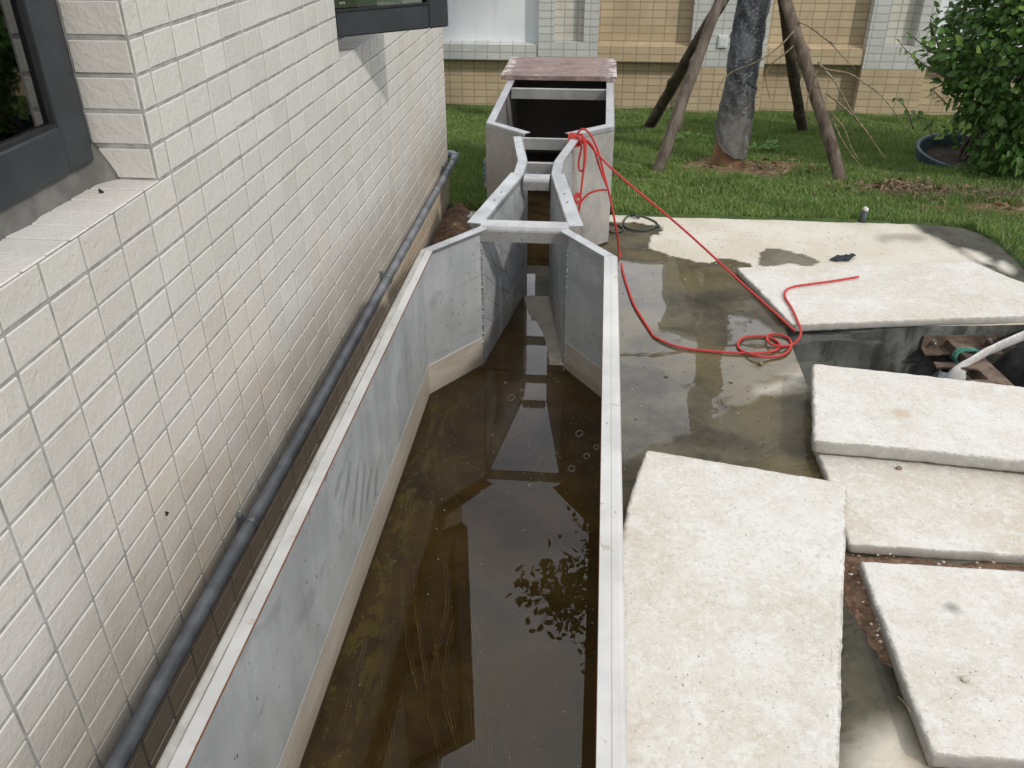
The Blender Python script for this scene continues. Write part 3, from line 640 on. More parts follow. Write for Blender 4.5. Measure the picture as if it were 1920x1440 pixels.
for (sx_, sy_, sz_, r_) in ((WX+.003, atx(308, 963, WX).y, atx(308, 963, WX).z, .0045), (atz(187, 362, -.428).x, atz(187, 362, -.428).y, -.4275, .006)):
    MB().tube([(sx_, sy_, sz_-r_), (sx_+.002, sy_+r_*.5, sz_), (sx_, sy_, sz_+r_)], [r_*.3, r_*.6, r_*.25], 7).build('dirt_spot', M['hole'], house)
# parapet/eave and room behind the windows
MB().box(-6.0, WX+.004, -1.5, CORN+.004, TOPZ, TOPZ+.14, 0, .002).build('roof', M['plaster'], house)
for k, (a, b, zs, zt) in enumerate(WIN):
    win = MB()
    x1 = WX-.10; x0 = x1-.05
    # outer frame as one mesh
    for (ya, yb, za, zb_) in ((a, b, zs+.012, zs+.055), (a, b, zt-.05, zt), (a, a+.045, zs+.055, zt-.05), (b-.035, b, zs+.055, zt-.05)):
        win.box(x0, x1, ya, yb, za, zb_, 0, .003)
    W = win.build('window', M['frame'], house)
    mv = []; mf = []; my = list(np.arange(a+.001, b, .008))+[b-.001]
    for y in my:
        fr_ = WX-.090+.007*vnoise(0, y, k, 22)+.004*vnoise(0, y, k, 70)+.045*max(0, 1-(b-y)/.035)*.6
        for t in (0, .08, .35, .7, 1): mv.append((fr_+(x1+.002-fr_)*t, y, zs-.003+.044*t**.8+.006*(t > 0)+.0015*vnoise(t*3, y, 0, 40)+.02*max(0, 1-(b-y)/.02)*t))
    for i in range(len(my)-1):
        for j in range(4): mf.append((i*5+j, i*5+j+1, i*5+6+j, i*5+5+j))
    MB().add(mv, mf, 0, True).build('sill_mortar', M['mortar'], W, fix=False)
    MB().add([(x0-.5, a, zs-.3), (x0-.5, b, zs-.3), (x0-.5, b, zt), (x0-.5, a, zt)], [(0, 1, 2, 3)]).add([(x0-.5, a, zs-.02), (x0, a, zs-.02), (x0, b, zs-.02), (x0-.5, b, zs-.02)], [(0, 1, 2, 3)]).build('room', M['room'], W)
    if k == 0:      # closed casement beside the camera
        s_ = MB(); sx0, sx1 = x1-.03, x1+.016; sb = zs+.040
        yb = b-.028
        s_.box(sx0, sx1, yb-.072, yb, sb, zt-.05, 0, .004); s_.box(sx0, sx1, .3, yb-.072, sb, sb+.072, 0, .004); s_.box(sx0, sx1, .3, .37, sb+.072, zt-.05, 0, .004)
        s_.build('sash', M['frame'], W)
        q = MB(); q.box(sx1-.012, sx1-.003, yb-.077, yb-.0715, sb+.072, zt-.06, 0); q.box(sx1-.012, sx1-.003, .37, yb-.077, sb+.0715, sb+.077, 0)
        q.build('bead', M['gasket'], W)
        MB().box(sx1-.020, sx1-.012, .35, yb-.06, sb+.05, zt-.06).build('glass', M['glass'], W)
    else:
        # casement standing open: hinge inside the reveal, free edge out over the channel
        H = Vector((-.788, 2.472, 0)); O = Vector((-.462, 2.746, 0)); ax = (O-H).normalized(); nn = Vector((ax.y, -ax.x, 0)); Lw = (O-H).length
        def sb_(mb, a0, a1, z0, z1, n0, n1, bev=.004):
            t = MB().box(a0, a1, n0, n1, z0, z1, 0, bev); mb.add([H+ax*v[0]+nn*v[1]+Vector((0, 0, v[2])) for v in t.v], t.f)
        s_ = MB(); zb0, ztop = -.38, .97; T0, T1 = -.045, 0.0
        sb_(s_, 0, .062, zb0, ztop, T0, T1); sb_(s_, Lw-.066, Lw, zb0, ztop, T0, T1); sb_(s_, .062, Lw-.066, zb0, zb0+.066, T0, T1); sb_(s_, .062, Lw-.066, ztop-.06, ztop, T0, T1); sb_(s_, .062, Lw-.066, .275, .315, T0, T1)
        sash = s_.build('sash', M['frame'], W)
        q = MB(); sb_(q, .062, Lw-.066, zb0+.066, zb0+.072, T1-.008, T1+.001, 0); sb_(q, Lw-.072, Lw-.066, zb0+.072, .275, T1-.008, T1+.001, 0); q.build('bead', M['gasket'], W)
        q = MB(); sb_(q, .05, Lw-.055, zb0+.05, ztop-.05, -.024, -.018, 0); q.build('glass', M['glass'], W)
        q = MB()
        for kx in range(3):
            pts = []
            for t in range(9):
                an = math.radians(45+270*t/8); pts.append(H+ax*(.088+kx*.0062+.0022*math.cos(an))+nn*(-.0165)+Vector((0, 0, zb0+.086+.0022*math.sin(an))))
            q.tube(pts, .0006, 5)
        q.build('safety_mark', M['white_paint'], W)
        # closed half beyond
        q = MB(); q.box(x1-.03, x1+.016, 3.0, 3.07, zs+.04, zt-.05, 0, .004).box(x1-.03, x1+.016, 3.07, 3.27, zs+.04, zs+.11, 0, .004); q.build('mullion', M['frame'], W)
        MB().box(x1-.012, x1-.006, 3.07, 3.27, zs+.1, zt-.05).build('glass', M['glass'], W)

# ---- conduit along the wall
PXC, PZ, PR = -.7005, -1.186, .0155
pipe = empty('conduit', (PXC, 2, PZ), 'long dark grey plastic pipe clamped along the foot of the tiled wall', 'pipe')
pts = [(PXC+.003*vnoise(0, y, 0, .9), y, PZ-.010*max(0, 1-y) + .003*vnoise(1, y, 0, .8)) for y in grid_lines(-1.0, 4.2, .1)]
pb = MB().tube(pts, PR, 20); pb.build('pipe', M['pipe'], pipe)
MB().tube([(PXC, 4.10, PZ), (PXC, 4.19, PZ), (PXC, 4.20, PZ)], [PR*1.22, PR*1.22, PR*1.0], 20).tube([(PXC, 4.19, PZ), (PXC-.002, 4.225, PZ+.001), (PXC-.02, 4.245, PZ+.003), (PXC-.05, 4.25, PZ+.003)], PR*1.22, 18).build('elbow', M['pipe'], pipe)
for y in (atx(466, 975, PXC).y, atx(726, 528, PXC).y, atx(838, 320, PXC).y):
    c = MB(); ring = []
    for t in range(15):
        a = math.radians(-160+t*250/14); ring.append((a))
    v = []; f = []
    for a in ring:
        for (r1, dy) in ((PR+.0012, -.006), (PR+.0035, -.005), (PR+.0035, .005), (PR+.0012, .006)): v.append((PXC+r1*math.cos(a), y+dy, PZ+r1*math.sin(a)))
    for i in range(len(ring)-1):
        for k in range(4): f.append((i*4+k, i*4+(k+1) % 4, i*4+4+(k+1) % 4, i*4+4+k))
    c.add(v, f, 0, False); c.box(WX+.001, WX+.012, y-.007, y+.007, PZ+.006, PZ+.030, 0, .001)
    c.build('clamp', M['clamp'], pipe)

# ================================================================== FLUME
XC = -.2035; ZR = -.88
fl = empty('metering_flume', (XC, 2.4, ZG), 'galvanised metal measuring flume narrowing to a slim throat and ending in a wide box', 'flume')
def offs(path):
    """outward (to -x for a +y path) unit mitre vectors"""
    out = []; P = [Vector((x, y)) for x, y in path]
    for i in range(len(P)):
        d = []
        if i > 0: d.append((P[i]-P[i-1]).normalized())
        if i < len(P)-1: d.append((P[i+1]-P[i]).normalized())
        ns = [Vector((-t.y, t.x)) for t in d]; n = sum(ns, Vector((0, 0))).normalized(); out.append(n/max(.3, n.dot(ns[0])))
    return out
def sweep(path, prof, segs=None, side=-1, closed=True, caps=True):
    mb = MB(); O = offs(path); n = len(prof); vs = []
    for (x, y), o in zip(path, O):
        for (a, z) in prof:
            X = x+o.x*a; Y = y+o.y*a
            if side == 1: X = 2*XC-X
            vs.append((X, Y, z))
    fs = []
    for i in (segs if segs is not None else range(len(path)-1)):
        for k in range(n if closed else n-1):
            q = (i*n+k, i*n+(k+1) % n, (i+1)*n+(k+1) % n, (i+1)*n+k); fs.append(q)
        if caps: fs.append(tuple(i*n+k for k in range(n))); fs.append(tuple((i+1)*n+k for k in range(n)))
    used = sorted(set(i for f in fs for i in f)); re = {u: k for k, u in enumerate(used)}
    mb.add([vs[u] for u in used], [tuple(re[i] for i in f) for f in fs]); return mb
def arc(cx, cz, r, a0, a1, n=5): return [(cx+r*math.cos(R_(a0+(a1-a0)*k/n)), cz+r*math.sin(R_(a0+(a1-a0)*k/n))) for k in range(n+1)]
def wallprof(zb, s=1, z1=-.905): return [(0, zb), (0, z1), (-.003*s, z1), (-.003*s, zb)]
def rimprof(w_, s=1, dn=.022, rad=.007, zr=ZR):
    # s=1: sheet outside, lip turned in; s=-1: sheet inside, lip turned out
    p = [(.0006, zr-dn), (.0006, zr-rad)]+arc(.0006-rad, zr-rad, rad, 0, 90, 4)+[(-w_, zr), (-w_, zr-.0035), (-.010, zr-.0035), (-.004, zr-.010), (-.0032, zr-dn)]
    return [(a*s, z) for a, z in p]
ZB = -1.392
A = [(-.475, -.8), (-.475, 2.205), (-.337, 2.405)]
Cn = [(-.331, 2.425), (-.2500, 2.945), (-.2500, 3.10), (-.300, 3.44)]
B = [(-.298, 3.485), (-.474, 3.655), (-.474, 5.06)]
for sd in (-1, 1):
    sweep(A, wallprof(ZB), [0], sd).build('channel_wall', M['wall_metal'], fl)
    sweep(A, wallprof(ZB), [1], sd).build('wing_wall', M['wall_metal'], fl)
    r1 = sweep(A, rimprof(.036), [0], sd).build('rim', M['rim_near'], fl)
    r2 = sweep(A, rimprof(.034), [1], sd).build('rim', M['rim_metal'], fl)
    e = sweep(A, [(-.0355, ZR-.0042), (-.0368, ZR-.0042), (-.0368, ZR-.0005), (-.0355, ZR-.0005)], [0], sd).build('rusty_edge', M['rust'], r1)
    zc = -1.40
    for sg, nm in ((0, 'converging_wall'), (1, 'throat_wall'), (2, 'diverging_wall')):
        sweep(Cn, wallprof(zc, -1), [sg], sd).build(nm, M['throat_metal'], fl)
        wv = .046 if sg == 0 else .036
        o_ = sweep(Cn, rimprof(wv, -1), [sg], sd).build('rim', M['rim_metal'], fl)
        if sg == 0:
            h_ = MB()
            for t in (.42, .58):
                x = Cn[0][0]+(Cn[1][0]-Cn[0][0])*t-.022; y = Cn[0][1]+(Cn[1][1]-Cn[0][1])*t
                if sd == 1: x = 2*XC-x
                MB().tube([(x, y, ZR-.001), (x, y, ZR+.0006)], .0035, 12).build('bolt_hole', M['hole'], o_)
    sweep(B, wallprof(ZB), [0], sd).build('box_wing_wall', M['box_metal'], fl)
    sweep(B, wallprof(ZB), [1], sd).build('box_side_wall', M['box_metal'], fl)
    sweep(B, rimprof(.034), [0], sd).build('rim', M['rim_metal'], fl)
    sweep(B, rimprof(.037), [1], sd).build('rim', M['rim_metal'], fl)
    # joints where the sections are welded
    wd = MB(); x = -.334
    for k in range(60):
        z = -.92-k*.0075; wd.tube([((x if sd < 0 else 2*XC-x)+random.uniform(-.0015, .0015), 2.412+random.uniform(-.0015, .0015), z), ((x if sd < 0 else 2*XC-x)+random.uniform(-.0015, .0015), 2.412, z-.0085)], random.uniform(.003, .0048), 6)
    wd.build('weld_seam', M['weld'], fl)
    # stiffeners on the outside of the diverging section
    st = MB()
    for t in (.45, .62):
        x = -.25-.05*t; y = 3.10+.34*t; X0, X1 = (x-.03, x-.004) if sd < 0 else (2*XC-x+.004, 2*XC-x+.03)
        st.box(X0, X1, y-.002, y+.002, -1.38, -.912)
    st.build('stiffener', M['throat_metal'], fl)
MB().box(-.472, 2*XC+.472, 5.052, 5.058, ZB, -.885).build('end_plate', M['dark_metal'], fl)
# the end plate deep in the box has a dark base colour
def hb(name, xh, y0, zt, dn, flange, mat='bar_metal', th=.004, rad=.012):
    """angle-iron bar across: web at the near side, flange running back"""
    x0, x1 = XC-xh, XC+xh
    prof = [(y0, zt-dn)]+[(y0+rad-rad*math.cos(R_(a)), zt-rad+rad*math.sin(R_(a))) for a in (0, 22, 45, 68, 90)]+[(y0+flange, zt), (y0+flange, zt-th), (y0+rad, zt-th), (y0+th, zt-rad), (y0+th, zt-dn)]
    n = len(prof); v = [(x, y, z) for x in (x0, x1) for y, z in prof]
    MB().add(v, [(k, (k+1) % n, n+(k+1) % n, n+k) for k in range(n)]+[tuple(range(n)), tuple(range(n, 2*n))]).build(name, M[mat], fl)
hb('cross_bar', .131, 2.402, ZR-.0015, .046, .062, rad=.014)
hb('cross_bar', .0445, 2.885, ZR-.002, .040, .058, rad=.012)
hb('cross_bar', .0455, 3.085, ZR-.004, .040, .014, rad=.003)
hb('cross_bar', .095, 3.425, ZR-.003, .045, .012, rad=.003)
hb('cross_bar', .236, 4.40, ZR-.010, .050, .016, rad=.004)
# floors
zw = -1.3465
fv = MB(); fvs = []; ffs = []; ny = 60
def halfw(y):
    if y < 2.205: return .268
    if y < 2.412: return .268+(.1285-.268)*(y-2.205)/.207
    return .1285+(.0465-.1285)*min(1, (y-2.412)/.533)
curve = [(2.36, -.06), (2.40, -.073), (2.417, -.121), (2.507, -.132), (2.621, -.152), (2.742, -.188), (2.783, -.216), (2.93, -.246), (3.0, -.25)]
yl = [-.8, 0, 1.0, 1.8, 2.1, 2.205]+list(np.linspace(2.22, 2.412, 8))+list(np.linspace(2.42, 2.94, 40)); nxx = 29
for y in yl:
    for i in range(nxx):
        x = XC+(2*i/(nxx-1)-1)*halfw(y)
        z = -1.3640
        if y > 2.412:
            xc = np.interp(y, [c[0] for c in curve], [c[1] for c in curve])
            d = x-xc+.004*vnoise(x, y, 0, 25); z = zw+max(-.010, min(.003, d*.12))
        elif y > 2.36: z = -1.362
        fvs.append((x, y, z))
for j in range(len(yl)-1):
    for i in range(nxx-1): ffs.append((j*nxx+i, j*nxx+i+1, (j+1)*nxx+i+1, (j+1)*nxx+i))
fv.add(fvs, ffs, 0, True); 
fv.box(XC-.0465, XC+.0465, 2.938, 2.942, -1.392, zw+.001); fv.build('floor', M['floor'], fl, fix=False)
fb = MB(); fb.add([(XC-.0465, 2.94, -1.392), (XC+.0465, 2.94, -1.392), (XC+.0465, 3.10, -1.392), (XC-.0465, 3.10, -1.392), (XC+.095, 3.45, -1.389), (XC-.095, 3.45, -1.389), (XC+.095, 3.5, -1.389), (XC-.095, 3.5, -1.389), (XC+.268, 3.66, -1.389), (XC-.268, 3.66, -1.389), (XC+.268, 5.05, -1.389), (XC-.268, 5.05, -1.389)],
   [(0, 1, 2, 3), (3, 2, 4, 5), (5, 4, 6, 7), (7, 6, 8, 9), (9, 8, 10, 11)])
fb.build('outlet_floor', M['outfloor'], fl)
MB().tube([(XC-.25, 2.40, -1.3605), (XC+.25, 2.40, -1.3605)], .0012, 6).build('floor_seam', M['dark_metal'], fl)
sm2 = MB()
for ln in ([(375, 740), (380, 900), (430, 1150), (490, 1300), (515, 1440)], [(415, 700), (430, 900), (465, 1150), (458, 1260)], [(312, 830), (322, 1100), (310, 1250), (325, 1440)], [(530, 690), (535, 850), (505, 980), (484, 1120)],
           [(572, 880), (540, 1000), (528, 1200), (578, 1370)], [(550, 1050), (618, 1180), (636, 1300), (630, 1440)], [(480, 790), (498, 1000), (545, 1210), (560, 1300)], [(610, 1050), (682, 1200), (695, 1440)], [(640, 900), (715, 1150), (765, 1440)], [(748, 1050), (735, 1180), (725, 1280)],
           [(250, 930), (200, 1120), (140, 1340)], [(345, 900), (300, 1100), (340, 1330)], [(600, 760), (640, 980), (660, 1100)], [(700, 1100), (670, 1250), (640, 1440)]):
    for o2 in (0, .006):
        P2 = crom([atz(560+x/1.945, 700+y/1.945, -1.3635) for x, y in ln], .012); P2 = [p+Vector((o2+.003*vnoise(p.x, p.y, o2, 20), 0, 0)) for p in P2]
        sm2.tube(P2, [max(.00005, (.0011 if o2 == 0 else .0006)*(1+1.6*vnoise(p.x*3, p.y, o2, 9))) for p in P2], 5)
tag(sm2.build('silt_lines', M['siltline'], fl), kind='stuff')
# maker's film left on the box side
bx = empty('sticker_sheet', (-.479, 3.75, -1.1), 'small white and blue sticker peeling from the outer left side of the flume box', 'sticker')
MB().add([(-.476, 3.68, -1.17), (-.476, 3.80, -1.17), (-.477, 3.80, -1.03), (-.477, 3.68, -1.03), (-.487, 3.667, -1.04), (-.486, 3.667, -1.16)], [(0, 1, 2, 3), (0, 3, 4, 5)]).build('sheet', M['white_paint'], bx)
q = MB()
for k in range(4): q.add([(-.4795-.0015, 3.6665, -1.06-.022*k), (-.4865, 3.6655, -1.058-.022*k), (-.4865, 3.6655, -1.070-.022*k), (-.4795-.0015, 3.6665, -1.074-.022*k)], [(0, 1, 2, 3)])
q.build('print', M['blue'], bx)
# water
wv_ = MB(); Yl = [-.8, 2.205, 2.412, 2.938]; P = [(XC-halfw(y)+.0005, y, zw) for y in Yl]+[(XC+halfw(y)-.0005, y, zw) for y in Yl][::-1]
wv_.add(P, [(7, 6, 1, 0), (6, 5, 2, 1), (5, 4, 3, 2)]); wt = wv_.build('water', M['water'], fix=False); tag(wt, kind='structure')
z2 = -1.3845
wt2 = MB().add([(XC-.046, 2.943, z2), (XC+.046, 2.943, z2), (XC+.046, 3.10, z2), (XC-.046, 3.10, z2), (XC+.09, 3.44, z2), (XC-.09, 3.44, z2), (XC+.095, 3.49, z2), (XC-.095, 3.49, z2), (XC+.267, 3.66, z2), (XC-.267, 3.66, z2), (XC+.267, 5.05, z2), (XC-.267, 5.05, z2)], [(0, 1, 2, 3), (3, 2, 4, 5), (5, 4, 6, 7), (7, 6, 8, 9), (9, 8, 10, 11)]).build('water', M['water'], fix=False)
tag(wt2, kind='structure')

# ---- board on the box
b = MB(); X = np.linspace(-.508, .080, 30); Yb = np.linspace(4.548, 5.08, 22); v = []; f = []
for y in Yb:
    for x in X: v.append((x+(.006*(y-4.5))*0-(.012 if x < 0 else 0)*(0)+.004*vnoise(0, y, 0, 9)*(abs(x+.21) > .28), y+.03*(x+.2)*0+.004*vnoise(x, 0, 1, 9)*(y < 4.56 or y > 5.06), -.876+.0195+.0012*vnoise(x, y, 0, 8)))
n = len(v); v += [(p[0], p[1], -.8785) for p in v]; nxb = len(X)
for j in range(len(Yb)-1):
    for i in range(nxb-1):
        a = j*nxb+i; f.append((a, a+1, a+1+nxb, a+nxb)); f.append((n+a, n+a+nxb, n+a+1+nxb, n+a+1))
for i in range(nxb-1): f.append((i, n+i, n+i+1, i+1)); a = (len(Yb)-1)*nxb+i; f.append((a, a+1, n+a+1, n+a))
for j in range(len(Yb)-1): a = j*nxb; f.append((a, a+nxb, n+a+nxb, n+a)); a += nxb-1; f.append((a, n+a, n+a+nxb, a+nxb))
tag(MB().add(v, f).build('wooden_board', M['board'], origin=(-.21, 4.8, -.876)), 'worn reddish brown board laid across the far end of the metal box', 'board')

# ================================================================== LOOSE CONCRETE COVERS
def slab(poly, ztop, th, label, mat, step=.013, jit=.0019, hue=0, chip=0):
    """poly: list of (x,y) anticlockwise; ztop: function"""
    P = []; n = len(poly)
    for i in range(n):
        a = Vector(poly[i]); c = Vector(poly[(i+1) % n]); L = (c-a).length; k = max(2, int(L/step))
        for j in range(k):
            p = a+(c-a)*(j/k); t = Vector((-(c-a).y, (c-a).x)).normalized()
            if j == 0: p = p+(Vector(poly[i-1])-a).normalized()*.002+(c-a).normalized()*.002
            p += t*(.002*vnoise(p.x, p.y, hue, 7)+jit*vnoise(p.x, p.y, hue+3, 45)+jit*.8*vnoise(p.x, p.y, hue+5, 120)); P.append(p)
    cen = sum(P, Vector((0, 0)))/len(P); N = len(P); v = []; f = []
    rings = [(0.009*(1+chip), 0.0), (.003*(1+chip), .0012), (0.0, .0042), (-.0005, .012), (0.0, th*.6), (.001, th-.004), (.006, th)]
    for ins, dz in rings:
        for k, p in enumerate(P):
            d = (cen-p); q = p+d.normalized()*(ins*(1+.9*vnoise(p.x*2, p.y*2, dz*20, 17))); v.append((q.x, q.y, ztop(q.x, q.y)-dz+(.0008*vnoise(q.x, q.y, 0, 30) if dz < .01 else 0)))
    for r_ in range(len(rings)-1):
        for k in range(N): f.append((r_*N+k, r_*N+(k+1) % N, (r_+1)*N+(k+1) % N, (r_+1)*N+k))
    f.append(tuple(range(N))); f.append(tuple(range((len(rings)-1)*N, len(rings)*N))[::-1])
    mb = MB(); mb.add(v, f[:-2], 0, True); b0 = mb.f; mb.f.append(f[-2]); mb.m.append(0); mb.sm.append(False); mb.f.append(f[-1]); mb.m.append(0); mb.sm.append(False)
    o = mb.build('concrete_slab', mat, origin=(cen.x, cen.y, ztop(cen.x, cen.y)-th))
    return tag(o, label, 'concrete slab', 'loose concrete cover slabs around the pit')
def C2(x, y, z): p = atz(x, y, z); return (p.x, p.y)
zA = -1.370
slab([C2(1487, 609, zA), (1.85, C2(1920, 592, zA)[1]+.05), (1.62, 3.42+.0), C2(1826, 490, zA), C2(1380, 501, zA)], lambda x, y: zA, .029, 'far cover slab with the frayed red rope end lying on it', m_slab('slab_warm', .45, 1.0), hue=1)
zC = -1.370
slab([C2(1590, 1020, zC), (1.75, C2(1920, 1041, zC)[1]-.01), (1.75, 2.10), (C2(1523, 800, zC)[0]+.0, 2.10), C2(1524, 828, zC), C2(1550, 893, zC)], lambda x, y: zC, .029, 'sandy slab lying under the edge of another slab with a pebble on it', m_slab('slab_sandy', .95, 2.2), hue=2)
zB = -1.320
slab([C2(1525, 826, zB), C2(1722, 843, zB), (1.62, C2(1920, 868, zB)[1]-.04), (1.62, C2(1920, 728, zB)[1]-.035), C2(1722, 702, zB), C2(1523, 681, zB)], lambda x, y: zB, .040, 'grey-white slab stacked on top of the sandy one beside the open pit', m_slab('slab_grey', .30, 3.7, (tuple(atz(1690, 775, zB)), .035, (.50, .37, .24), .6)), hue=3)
zD = -1.318
dl = C2(1213, 840, zD); dr = C2(1588, 905, zD); db = C2(1575, 1440, zD)
dd = (Vector(db)-Vector(dr)).normalized(); dnr = Vector(dr)+dd*1.25; 
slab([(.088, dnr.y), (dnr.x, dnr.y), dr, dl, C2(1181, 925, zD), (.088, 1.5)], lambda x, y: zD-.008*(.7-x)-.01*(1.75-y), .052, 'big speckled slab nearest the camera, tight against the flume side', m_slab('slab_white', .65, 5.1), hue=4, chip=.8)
zE = -1.360
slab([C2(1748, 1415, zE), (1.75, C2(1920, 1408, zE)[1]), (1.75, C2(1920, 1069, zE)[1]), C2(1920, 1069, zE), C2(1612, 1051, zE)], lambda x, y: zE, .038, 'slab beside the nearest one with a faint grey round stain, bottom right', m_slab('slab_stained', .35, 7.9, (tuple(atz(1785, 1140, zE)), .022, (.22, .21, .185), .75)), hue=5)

def pebble(x, y, z, r, label, mat='pebble'):
    mb = MB(); v = []; f = []; n, m_ = 10, 6
    for j in range(m_+1):
        for i in range(n):
            a = 2*math.pi*i/n; b_ = math.pi*j/m_-math.pi/2; p = Vector((math.cos(a)*math.cos(b_)*1.2, math.sin(a)*math.cos(b_)*.9, math.sin(b_)*.65))
            p *= r*(1+.25*vnoise(p.x+x*9, p.y, p.z, 1.7)); v.append((x+p.x, y+p.y, z+r*.55+p.z))
    for j in range(m_):
        for i in range(n): f.append((j*n+i, j*n+(i+1) % n, (j+1)*n+(i+1) % n, (j+1)*n+i))
    return tag(mb.add(v, f, 0, True).build('pebble', M[mat], origin=(x, y, z)), label, 'pebble')
p = atz(1685, 880, zC); pebble(p.x, p.y, zC, .0075, 'small brown pebble lying on the sandy slab')
p = atz(1810, 1276, zE); pebble(p.x, p.y, zE, .008, 'pale chip of concrete lying on the stained slab', 'gravel_white')
p = atz(1425, 683, ZG); pebble(p.x, p.y, ZG, .007, 'tiny brown stone on wet concrete just below the coiled rope')
p = atz(1249, 706, ZG); pebble(p.x, p.y, ZG, .006, 'ochre stone lying in the puddle beside the flume')
p = atz(1370, 717, ZG); pebble(p.x, p.y, ZG, .0055, 'tiny ochre stone on the wet concrete left of the grey-white slab')
# gravel at the soil strip: nobody could count it
gm = MB()
for k in range(380):
    x = random.uniform(.62, 1.55); y = random.gauss(1.583, .022)
    if k % 4 == 0: x = random.uniform(.63, .70); y = random.uniform(1.33, 1.58)
    if k % 3 == 0: x = random.uniform(-.71, -.52); y = random.uniform(2.9, 4.1)
    r = random.uniform(.0015, .0055); z = -1.377 if x > 0 else -1.375
    v = [(x+r*a*random.uniform(.7, 1.3), y+r*b_*random.uniform(.7, 1.3), z+r*c*random.uniform(.5, .9)) for a, b_, c in ((1, 0, 0), (-1, 0, 0), (0, 1, 0), (0, -1, 0), (0, 0, 1), (0, 0, -1))]
    gm.add(v, [(0, 2, 4), (2, 1, 4), (1, 3, 4), (3, 0, 4), (2, 0, 5), (1, 2, 5), (3, 1, 5), (0, 3, 5)], k % 3 % 2)
tag(gm.build('gravel', [M['soil'], M['gravel_white']]), 'loose crumbs of red soil and grit between the slabs', 'gravel', kind='stuff')

# ================================================================== PIT FITTINGS
YW = lambda x: PY1+max(0, x-.755)*.13
pitf = empty('support_bracket', (1.34, 2.93, -1.47), 'rusty angle bracket bolted to the pit wall carrying a steel beam', 'bracket')
ba = MB(); xa, xb = 1.215, 1.50
def yw(x, d): return YW(x)-d
v = []
for x in (xa, xb):
    for d, z in ((.001, -1.438), (.008, -1.438), (.008, -1.484), (.058, -1.484), (.058, -1.491), (.001, -1.491)): v.append((x, yw(x, d), z))
ba.add(v, [(k, (k+1) % 6, 6+(k+1) % 6, 6+k) for k in range(6)]+[(0, 1, 2, 3, 4, 5), (6, 7, 8, 9, 10, 11)]); ba.build('angle', M['rusty'], pitf)
for x in (1.255, 1.462):
    q = MB(); y = yw(x, .008); hexv = []
    for d, r in ((0, .013), (-.004, .013), (-.004, .0085), (-.011, .0085)):
        for k in range(6): a = k*math.pi/3+.2; hexv.append((x+r*math.cos(a), y+d, -1.459+r*math.sin(a)))
    q.add(hexv, [(j*6+k, j*6+(k+1) % 6, j*6+6+(k+1) % 6, j*6+6+k) for j in range(3) for k in range(6)]+[tuple(range(18, 24))])
    q.tube([(x, y-.01, -1.459), (x, y-.022, -1.459)], .0045, 8); q.build('bolt', M['bolt'], pitf)
# channel beam running out over the pit
a0 = Vector((1.335, 2.945, -1.452)); a1 = Vector((1.46, 2.05, -1.452)); ax = (a1-a0).normalized(); nx_ = Vector((-ax.y, ax.x, 0)); L = (a1-a0).length
cb = MB(); pr_ = [(-.032, 0), (.032, 0), (.032, -.05), (.026, -.05), (.026, -.006), (-.026, -.006), (-.026, -.05), (-.032, -.05)]
v = [a0+ax*t+nx_*p_[0]+Vector((0, 0, p_[1])) for t in (0, L) for p_ in pr_]
cb.add(v, [(k, (k+1) % 8, 8+(k+1) % 8, 8+k) for k in range(8)]+[tuple(range(8)), tuple(range(8, 16))]); cb.build('beam', M['rusty'], pitf)
cb = MB()
for t, s_, L2 in ((.20, -1, .060), (.31, -1, .075)):
    c = a0+ax*t+nx_*(-.030*s_*-1)*-1; o = a0+ax*t; e = Vector((-1, -.1, 0))
    p0 = o+Vector((-.03, 0, .004)); q = [p0, p0+e*L2, p0+e*(L2-.008)+Vector((0, -.028, 0)), p0+e*.018+Vector((0, -.034, 0)), p0+Vector((0, -.045, 0))]
    cb = MB(); cb.add([v_+Vector((0, 0, h_)) for h_ in (0, -.007) for v_ in q], [(0, 1, 2, 3, 4), (9, 8, 7, 6, 5)]+[(k, (k+1) % 5, 5+(k+1) % 5, 5+k) for k in range(5)]); cb.build('hook_plate', M['rusty'], pitf)
def rope_mesh(mb, pts, R=.0048, pitch=.024, strands=3, step=.0045, n=6):
    P = crom(pts, step); up = None; fr = []; s_ = 0
    for i, p in enumerate(P):
        t = (P[min(i+1, len(P)-1)]-P[max(i-1, 0)]).normalized()
        if up is None: up = t.orthogonal().normalized()
        up = (up-t*up.dot(t)).normalized(); 
        if i: s_ += (P[i]-P[i-1]).length
        fr.append((p, up.copy(), t.cross(up), s_))
    for k in range(strands):
        mb.tube([p+(u_*math.cos(2*math.pi*(s2/pitch+k/strands))+w_*math.sin(2*math.pi*(s2/pitch+k/strands)))*R*.56 for p, u_, w_, s2 in fr], R*.50, n)
tr_ = MB()
for off in (.0, .0135):
    pts = []
    for k in range(13):
        a = 2*math.pi*k/12; pts.append(a0+ax*(.095+off)+nx_*(.046*math.cos(a))*(1.0)+Vector((0, 0, -.022+.030*math.sin(a)))+ax*.006*math.sin(a*2))
    rope_mesh(tr_, pts, .007, .03)
tag(tr_.build('teal_rope', M['teal'], origin=a0+ax*.1), 'short teal rope looped twice round the rusty beam in the pit', 'rope')
